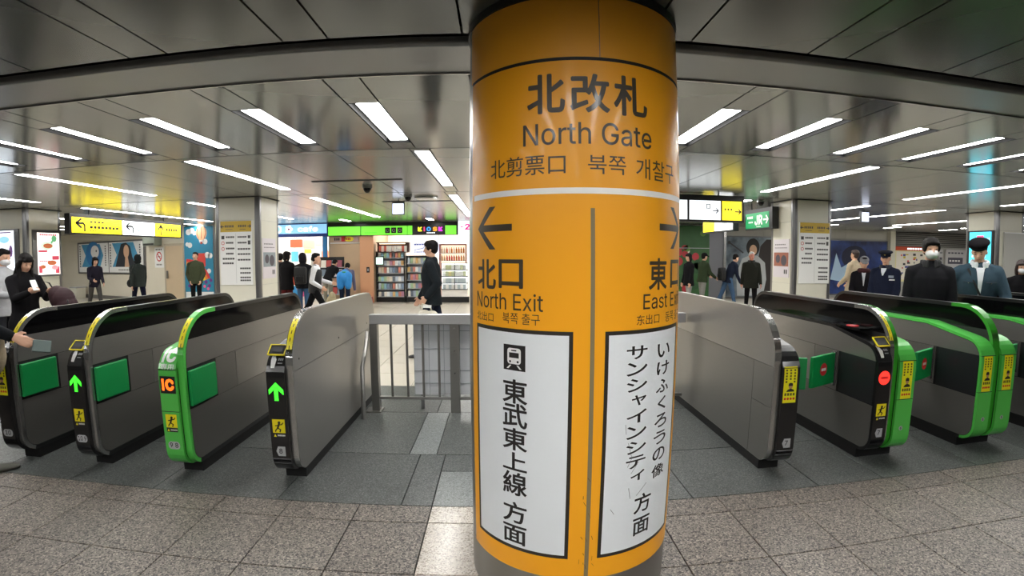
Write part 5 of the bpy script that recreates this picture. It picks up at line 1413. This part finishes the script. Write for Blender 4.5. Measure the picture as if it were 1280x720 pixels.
    for sgn, (S, E_, Wr, d) in ((-1, AL), (1, AR)):
        end = E_ + (Wr - E_) * (sleeve * 1.0)
        mb.seg(T(S), T(u * .48 + X * sgn * .05), .066 * s * puff, .055 * s)
        chain(mb, [T(S - X * sgn * .06 - u * .01), T(S), T(S + (E_ - S) * .5), T(E_), T(E_ + (end - E_) * .5), T(end)], [.070 * s * puff, .070 * s * puff, .062 * s * puff, .054 * s * puff, .050 * s * puff, .042 * s * puff])
    if topkind in ('jacket', 'coat'):
        c0 = T(u * .475); mb.seg(c0 - f * .02 * s, c0 + f * .015 * s, .082 * s, .080 * s, 12)
    o = link({'jacket': 'jacket', 'coat': 'coat', 'shirt': 'shirt', 'pullover': 'pullover'}[topkind], remesh(mb, TM, max(vox, .013), 'top', 4), g)
    # front opening, collar, pockets
    if topkind in ('jacket', 'coat') and shirt:
        SM = mat('shirt ' + shirt, shirt, .7)
        mb = MB()
        pts = [(t, ry) for t, ry in ((lo, .130 if lo > .2 else .123), (lo + (.445 - lo) * .4, .130), (lo + (.445 - lo) * .75, .124), (.445, .104), (.49, .082))]
        for i, (t, ry) in enumerate(pts):
            pass
        for i in range(len(pts) - 1):
            (t0_, r0), (t1_, r1_) = pts[i], pts[i + 1]; w0 = (.006 + .038 * i / 4); w1 = (.006 + .038 * (i + 1) / 4)
            a = [T(u * t0_ + f * (r0 * F_ + .003) - X * w0), T(u * t0_ + f * (r0 * F_ + .003) + X * w0), T(u * t1_ + f * (r1_ * F_ + .003) + X * w1), T(u * t1_ + f * (r1_ * F_ + .003) - X * w1)]
            bq = [q - f * .03 * s for q in a]
            vs = [mb.bm.verts.new(q) for q in a + bq]
            for q in ((0, 1, 2, 3), (7, 6, 5, 4), (0, 4, 5, 1), (1, 5, 6, 2), (2, 6, 7, 3), (3, 7, 4, 0)): mb.bm.faces.new([vs[j] for j in q])
        mb.build('shirt_front', SM, g, True)
    if collar:
        mb = MB(); c0 = T(u * .50)
        for k in range(15):
            a = PI * 2 * k / 14 + PI / 2; 
            if abs(a - PI / 2) < .2 or abs(a - 2.5 * PI) < .2: continue
            q = c0 + (X * math.cos(a) * .085 + f * math.sin(a) * .080) * s; mb.seg(q - u * .02 * s, q + u * .035 * s, .022 * s, .018 * s, 8)
        link('collar', remesh(mb, mat('collar ' + collar, collar, .7), .009, 'collar', 3), g)
    if scarf:
        mb = MB(); c0 = T(u * .505)
        for k in range(13):
            a = PI * 2 * k / 12; q = c0 + (X * math.cos(a) * .075 + f * math.sin(a) * .08) * s; mb.ball(q, .05 * s, 10)
        link('scarf', remesh(mb, mat('scarf ' + scarf, scarf, .85, var=.3, scale=40, bump=.6), .010, 'scarf', 2), g)
    if vest:
        mb = MB(); loft(mb, [(T(u * t), (rx + .014) * s * F_, (ry + .016) * s * F_) for t, rx, ry in ((-.12, .170, .130), (0, .170, .128), (.12, .166, .126), (.26, .190, .135), (.36, .182, .130), (.42, .140, .112))], X, f)
        for sgn in (-1, 1): mb.seg(T(u * .38 + X * sgn * .10), T(u * .475 + X * sgn * .085), .065 * s, .050 * s)
        link('vest', remesh(mb, mat('vest ' + vest, vest, .7), .012, 'vest', 3), g)
    mb = MB()
    loft(mb, [(T(Vector((0, 0, 0)) + (u if t > 0 else Vector((0, 0, 1))) * t), rx * s, ry * s) for t, rx, ry in ((-.10, .150, .115), (0, .158, .12), (.08, .150, .112))], X, f)
    for hip, kn, an, q in (LL, RL):
        chain(mb, [T(hip), T((hip + kn) / 2), T(kn), T((kn + an) / 2), T(an + (an - kn).normalized() * .01)], [.092 * s, .080 * s, .066 * s, .060 * s, .052 * s])
    link('trousers', remesh(mb, BM, max(vox, .013), 'trousers', 3), g)
    SM_ = shoes or SHOE
    for hip, kn, an, q in (LL, RL):
        tilt = Matrix.Rotation(max(-.9, min(.3, q * .9)), 3, 'X') if an.z > low + .10 else Matrix.Identity(3)
        mb = MB(); c = lambda v: T(an + tilt @ Vector(v))
        loft(mb, [(c((0, -.055, -.055)), .034 * s, .028 * s), (c((0, 0, -.045)), .040 * s, .040 * s), (c((0, .09, -.053)), .047 * s, .030 * s), (c((0, .16, -.060)), .042 * s, .024 * s), (c((0, .20, -.066)), .022 * s, .015 * s)], X, tilt @ Vector((0, 0, 1)), 12)
        mb.ball(c((0, -.05, -.055)), .032 * s, 10)
        mb.build('shoe', SM_, g, True)
    g['hand_l'] = 0; del g['hand_l']
    M = Matrix.Translation((x, y, 0)) @ Matrix.Rotation(rz, 4, 'Z')
    return dict(g=g, T=T, M=M, u=u, f=f, X=X, L=AL, R=AR, s=s, H=HW)
FACE = {'E': -PI / 2, 'W': PI / 2, 'N': 0.0, 'S': PI}
def wpos(p, v): return p['M'] @ p['T'](v)

# --- far left
pg = person('person with grey jacket and mask, cut by the left edge behind the long haired woman', -6.85, 5.6, FACE['E'] + .1, 1.72, head=(15, 0), top='#a9aaad', trousers='#2a2b30', mask=True, armR=(25, 5, 60, 10), armL=(10, 5, 30, 5))
pw = person('woman in a black coat with long black hair looking at her phone', -6.05, 5.25, FACE['E'] - .25, 1.65, head=(28, 0), top='#131214', trousers='#1a191b', topkind='coat', hem=-.45, hair='long', armR=(35, 8, 75, 20), armL=(30, 10, 80, 25), fat=1.08, vox=.010)
def lump(name, m, loc, label, cat, balls, vox=.010, rz=0, group=None):
    o = thing(name, label, cat, loc, rz, group); mb = MB()
    for c, r in balls: mb.ball(c, r, 14)
    link('bag_body', remesh(mb, m, vox, name, 3), o); return o
def strap(o, pts, r, m): MB().tube(pts, r, 8).build('strap', m, o, True)
# phone held in her right hand
def phone(p, wr, d, label, m, dz=.06):
    q = wpos(p, wr + d * .10); o = thing('smartphone', label, 'phone', (0, 0, 0))
    rot = (Matrix.Rotation(p['M'].to_euler().z, 4, 'Z') @ Matrix.Rotation(R(35), 4, 'X'))
    o.location = q + Vector((0, 0, dz)); o.rotation_euler = rot.to_euler()
    box('case', m, o, -.036, .036, -.005, .005, -.075, .075, bev=.004); box('screen', lit('phone screen', '#cfe0ee', .9), o, -.032, .032, -.0062, -.005, -.068, .068)
phone(pw, pw['R'][2], pw['R'][3], 'pale phone held up by the long haired woman', WHITE)
BURG = mat('burgundy cloth', '#2c0e15', .7, var=.15, scale=20)
q = wpos(pw, pw['L'][2]) + Vector((.24, -.02, .22))
o = lump('handbag', BURG, q + Vector((.02, -.02, -.30)), 'big dark red and black bag hanging from the arm of the long haired woman', 'bag', [((0, 0, 0), (.20, .09, .15)), ((.06, 0, -.07), (.18, .09, .12)), ((-.08, 0, .05), (.13, .08, .12))])
strap(o, [(-.12, 0, .10), (-.20, .0, .20), (-.30, 0, .22), (-.16, 0, .02)], .009, BLACK)
MB().tube([(.16, -.08, .0), (.20, -.09, -.12), (.12, -.09, -.20), (.02, -.09, -.22)], .007, 8).build('strap', BLACK, o, True)
person('person in a dark purple jumper and grey trousers, striding before the left wall poster', -12.02, 12.86, FACE['E'] - .5, 1.66, lean=6, head=(18, 10), top='#1f1d28', trousers='#4a4846', topkind='pullover', hair='bob', glasses=True, legL=(22, 10), legR=(-20, 14), armR=(20, 8, 60, 15), armL=(10, 8, 45, 10))
pk = person('person in dark grey green jacket and hat, striding left before the right wall poster', -10.33, 12.74, FACE['W'] + .5 - 1.1, 1.70, lean=5, head=(5, 0), top='#343a38', trousers='#15182a', hat=('hood', '#26292a'), legL=(24, 6), legR=(-22, 12), armL=(-18, 8, 12, 0), armR=(12, 8, 20, 0), fat=1.12)
o = lump('shoulder_bag', BLACKM, wpos(pk, Vector((-.24, -.02, -.02))), 'black bag at the hip of the person in grey green', 'bag', [((0, 0, 0), (.07, .13, .12))]); strap(o, [(0, -.05, .1), (.05, -.03, .34), (.13, 0, .50)], .010, BLACK)
person('man in an olive jacket standing with hands in his pockets before the blue mural', -8.82, 13.35, FACE['S'] + .45, 1.70, head=(0, -10), top='#3c4230', trousers='#141416', armL=(-5, 14, 35, 25), armR=(-5, 14, 35, 25), legL=(4, 2), legR=(-4, 0), fat=1.12)
person('person in a dark brown coat, half hidden by the left square column', -5.70, 12.45, .2, 1.62, top='#3c3230', trousers='#201c1e', topkind='coat', hem=-.5, fat=1.05)
person('person in a black coat and dark red trousers before the cafe', -5.36, 12.05, -.2, 1.66, head=(10, -25), top='#141315', trousers='#5a2020', hair='bob', armR=(20, 5, 50, 10), fat=1.08, hem=-.22)
pb_ = person('person in a black hooded top and blue jeans with a backpack, seen from behind', -4.86, 11.9, .1, 1.60, head=(5, 0), top='#17181c', trousers='#3c5878', hair='bob', hat=('hood', '#1c1c20'), armL=(8, 10, 15, 5), armR=(8, 10, 15, 5), fat=1.1, legL=(2, 0), legR=(-2, 0))
o = thing('backpack', 'black backpack on the back of the person in blue jeans', 'backpack', wpos(pb_, Vector((0, -.20, .22))), .1); mb = MB(); mb.box(-.15, .15, -.09, .06, -.22, .20, bev=.05); mb.build('bag_body', BLACKM, o, True); box('pocket', BLACK, o, -.10, .10, -.12, -.09, -.18, -.02, bev=.012)
person('man in a black vest and white shirt striding right before the cafe', -4.15, 10.83, FACE['E'] + .15, 1.70, lean=4, head=(6, 0), top='#d8dade', trousers='#111214', topkind='shirt', vest='#121317', legR=(30, 4), legL=(-24, 16), armR=(-8, 8, 70, 10), armL=(20, 8, 60, 10), hem=-.02)
pbn = person('person bending far forward in a bright blue jacket and dark jeans, seen from behind', -4.31, 13.53, .15, 1.68, lean=68, head=(50, 0), top='#5a5a72', trousers='#1c2436', armL=(70, 8, 10, 0), armR=(70, 8, 10, 0), legL=(3, 0), legR=(-4, 0), hem=-.04)
mb = MB()
for sgn in (-1, 1): mb.seg(pbn['T'](Vector((sgn * .09, -.02, .05))), pbn['T'](Vector((sgn * .11, -.06, -.22))), .135, .10)
mb.seg(pbn['T'](Vector((0, .10, .10))), pbn['T'](Vector((0, -.04, .0))), .14, .15)
link('waist_jacket', remesh(mb, mat('bright blue cloth', '#1f7fc4', .6, var=.15, scale=20), .014, 'waist_jacket', 3), pbn['g'])['label'] = 'bright blue jacket tied at the waist'
MB().tube([pbn['T'](Vector((-.17, .02, .14))), pbn['T'](Vector((0, -.09, .17))), pbn['T'](Vector((.17, .02, .14)))], .018, 8).build('belt', mat('green belt', '#3f9a4a', .6), pbn['g'], True)
o = lump('goods_sack', mat('tan sack', '#a89c7c', .8), (-4.62, 13.3, .25), 'tan sack on the floor below the bending person', 'sack', [((0, 0, 0), (.15, .13, .24)), ((.02, 0, .15), (.10, .10, .16))]);
pc = person('person in a black top crouched over behind the vest man, near the magazine rack', -5.0, 14.1, -.2, 1.60, lean=45, head=(40, 0), top='#161618', trousers='#8a8678', armL=(60, 5, 20, 0), armR=(60, 5, 20, 0))
# --- man before the kiosk
pm = person('man in a dark coat walking left before the kiosk', -1.03, 7.43, FACE['W'], 1.77, head=(4, 0), top='#1d2226', trousers='#1b2130', topkind='coat', hem=-.16, hair='fringe', legL=(12, 4), legR=(-14, 10), armL=(-26, 6, 66, 0), armR=(16, 8, 14, 0), fat=1.12, vox=.009, shirt='#6a7a88')
q = wpos(pm, pm['L'][2] + pm['L'][3] * .13)
o = lump('handbag', mat('cream bag cloth', '#cfc8b8', .7, var=.06, scale=20), q + Vector((.10, -.03, -.17)), 'cream handbag carried low by the man before the kiosk', 'bag', [((-.05, 0, 0), (.10, .05, .09)), ((.06, 0, -.01), (.10, .05, .09)), ((0, 0, -.05), (.14, .055, .08))])
strap(o, [(-.08, 0, .04), (-.10, 0, .12), (-.08, 0, .17), (.03, 0, .14), (.07, 0, .04)], .012, mat('cream bag cloth', '#cfc8b8', .7)); box('clasp', WHITE, o, -.06, .06, -.055, -.045, .12, .16)
# --- right of the column
person('person in black with a pale skirt, partly hidden by the yellow column, facing left', 5.30, 13.5, FACE['W'] + .2, 1.60, head=(10, 0), top='#121214', trousers='#8d8a88', hair='bob', legL=(8, 2), legR=(-8, 4), fat=1.08, hem=-.2)
person('man in an olive green jacket and black cap reaching right', 5.92, 14.0, FACE['E'] + .25, 1.62, lean=6, head=(8, 0), top='#34402c', trousers='#8b8a86', hat=('cap', '#151618'), armL=(35, 4, 35, 0), armR=(30, 4, 30, 0), legL=(6, 2), legR=(-6, 2), fat=1.08)
pn = person('person in a navy jacket and blue jeans leaning right with a dark backpack', 6.60, 13.7, FACE['E'] + .1, 1.66, lean=24, head=(20, 0), top='#1c2232', trousers='#46607f', legR=(16, 4), legL=(-20, 8), armR=(30, 5, 20, 0), armL=(20, 5, 20, 0), hair='thin')
o = thing('backpack', 'dark backpack on the leaning person in navy', 'backpack', wpos(pn, Vector((0, -.22, .14))), FACE['E'] + .1); MB().box(-.14, .14, -.08, .08, -.2, .18, bev=.05).build('bag_body', BLACKM, o, True); box('pocket', BLACK, o, -.09, .09, -.10, -.08, -.15, 0, bev=.008)
person('white haired man in a dark coat walking towards the gates', 6.70, 12.5, FACE['S'] - .35, 1.67, head=(6, 10), top='#23241f', trousers='#121214', hair='thin', haircol=mat('white hair', '#b9b6b2', .6), legL=(14, 4), legR=(-12, 10), armL=(8, 10, 12, 0), armR=(-8, 10, 12, 0), fat=1.18, hem=-.22, collar='#1b1c19', vox=.010, sk=mat('ruddy skin', '#c07f6c', .5))
person('person in a long beige coat seen from behind, right of the square column', 8.30, 10.35, .35, 1.72, head=(0, 0), top='#b3a48c', trousers='#2a2a30', topkind='coat', hem=-.42, fat=1.15, armR=(10, 12, 40, 15), armL=(10, 12, 40, 15), haircol=mat('dark brown hair', '#2b1a14', .5))
person('person in a grey cap and dark red scarf, facing left beside the officer', 6.30, 7.60, FACE['W'] + .9, 1.57, head=(18, 5), top='#17161a', trousers='#1c1c20', hat=('cap', '#86868a'), scarf='#3a1016', shirt='#b9bcc2', lo=.22, fat=1.06, vox=.010, armL=(25, 10, 60, 15), armR=(15, 10, 40, 15))
po = person('station officer in a navy uniform jacket and peaked cap', 6.20, 6.95, FACE['W'] + .55, 1.66, head=(12, 10), top='#1a1f30', trousers='#171b28', hat=('officer', '#171a26'), hair='thin', haircol=HAIRB, armL=(10, 8, 20, 5), armR=(10, 8, 20, 5), fat=1.2, shirt='#c9cdd6', lo=.37, vox=.009, collar='#1b1f2c')
M_ = po['T']; pts = lambda a, t, r_: M_(po['u'] * t + (po['X'] * math.sin(a) * .205 + po['f'] * math.cos(a) * .160) * r_)
for nm, a0, a1, t0_, t1_, m in (('chest_badge', -.85, -.45, .335, .375, mat('silver badge print', '#8f97a8', .4)), ('chest_badge', -.95, -.50, .295, .312, WHITE)):
    mb = MB()
    for k in range(4):
        a, b = a0 + (a1 - a0) * k / 4, a0 + (a1 - a0) * (k + 1) / 4
        mb.quad(pts(a, t0_, 1.12), pts(b, t0_, 1.12), pts(b, t1_, 1.12), pts(a, t1_, 1.12))
    mb.build(nm, m, po['g'])
person('man in a black puffer jacket and white face mask coming through the gates', 4.55, 4.42, FACE['S'] - .62, 1.78, head=(6, 5), top='#141417', trousers='#1a1a1e', mask=True, hair='fringe', fat=1.12, vox=.009, collar='#121214', armL=(5, 10, 12, 0), armR=(5, 10, 12, 0), legL=(8, 2), legR=(-8, 4), hem=-.16)
pd = person('man in a blue denim jacket and black beret looking down, right side gates', 5.66, 4.76, FACE['S'] - .75, 1.80, lean=14, head=(26, -14), top='#33444f', trousers='#1e2632', hat=('beret', '#121013'), hair='short', fat=1.24, vox=.009, collar='#dfe2e6', shirt='#d3d6da', armR=(-14, 58, 70, 30), armL=(14, 22, 26, 10), legL=(6, 2), legR=(-6, 2))
for sx in (-1, 1):
    MB().ball(pd['T'](pd['u'] * .33 + pd['X'] * sx * .115 + pd['f'] * .150), .009, 10).build('button', STEEL_P, pd['g'], True)
    MB().tube([pd['T'](pd['u'] * .338 + pd['X'] * (sx * .115 - .055) + pd['f'] * (.150 + (.012 if sx > 0 else -.006))), pd['T'](pd['u'] * .338 + pd['X'] * (sx * .115 + .055) + pd['f'] * (.150 + (-.006 if sx > 0 else .012)))], .005, 6).build('pocket_seam', mat('denim seam', '#1c2c38', .7), pd['g'])
MB().tube([pd['T'](pd['u'] * .47 + pd['X'] * .12 + pd['f'] * .07), pd['T'](pd['u'] * .30 + pd['X'] * .04 + pd['f'] * .165), pd['T'](pd['u'] * .08 - pd['X'] * .06 + pd['f'] * .155)], .014, 8).build('bag_strap', BLACKM, pd['g'], True)
person('person in black with a face mask behind the denim jacket man, at the right edge', 7.75, 5.75, FACE['W'] + .9, 1.56, head=(10, 0), top='#101012', trousers='#1a1a1c', hair='bob', mask=True, haircol=mat('reddish black hair', '#24120f', .5), fat=1.1)
# --- the passer at the left edge holding a card over the reader
p0 = person('person mostly cut by the left edge, dark sleeve reaching over the gate', -3.93, 2.72, -.62, 1.70, lean=3, head=(15, 0), top='#17191c', trousers='#3a3634', armR=(44, 14, 22, -22), armL=(5, 8, 30, 10), legR=(14, 6), legL=(-10, 8), vox=.008, shoes=mat('dark sneaker', '#5a5a52', .6), sk=SKIN, fat=1.02, curl=.12, sleeve=.95)

_w = wpos(p0, p0['R'][2] + p0['R'][3] * .20)
o = thing('card_case', 'dull green card case held out over the leftmost gate', 'card case', _w + Vector((.02, .01, .0))); o.rotation_euler = (R(-30), R(12), .88)
MB().box(-.060, .060, -.010, .010, -.045, .045, bev=.006).build('case', mat('dull green leather', '#5d6b68', .5), o)
o = lump('handbag', mat('tan tweed cloth', '#9a8c74', .85, var=.25, scale=60, bump=.5), (-3.60, 2.80, .90), 'tan textured bag at the left edge under the reaching hand', 'bag', [((0, 0, 0), (.12, .09, .16)), ((.03, 0, .08), (.09, .07, .10))])
strap(o, [(-.05, 0, .12), (-.06, -.02, .22), (.02, -.02, .24), (.06, 0, .14)], .010, mat('tan tweed cloth', '#9a8c74', .85))
bpy.data.scenes.remove(WORK)
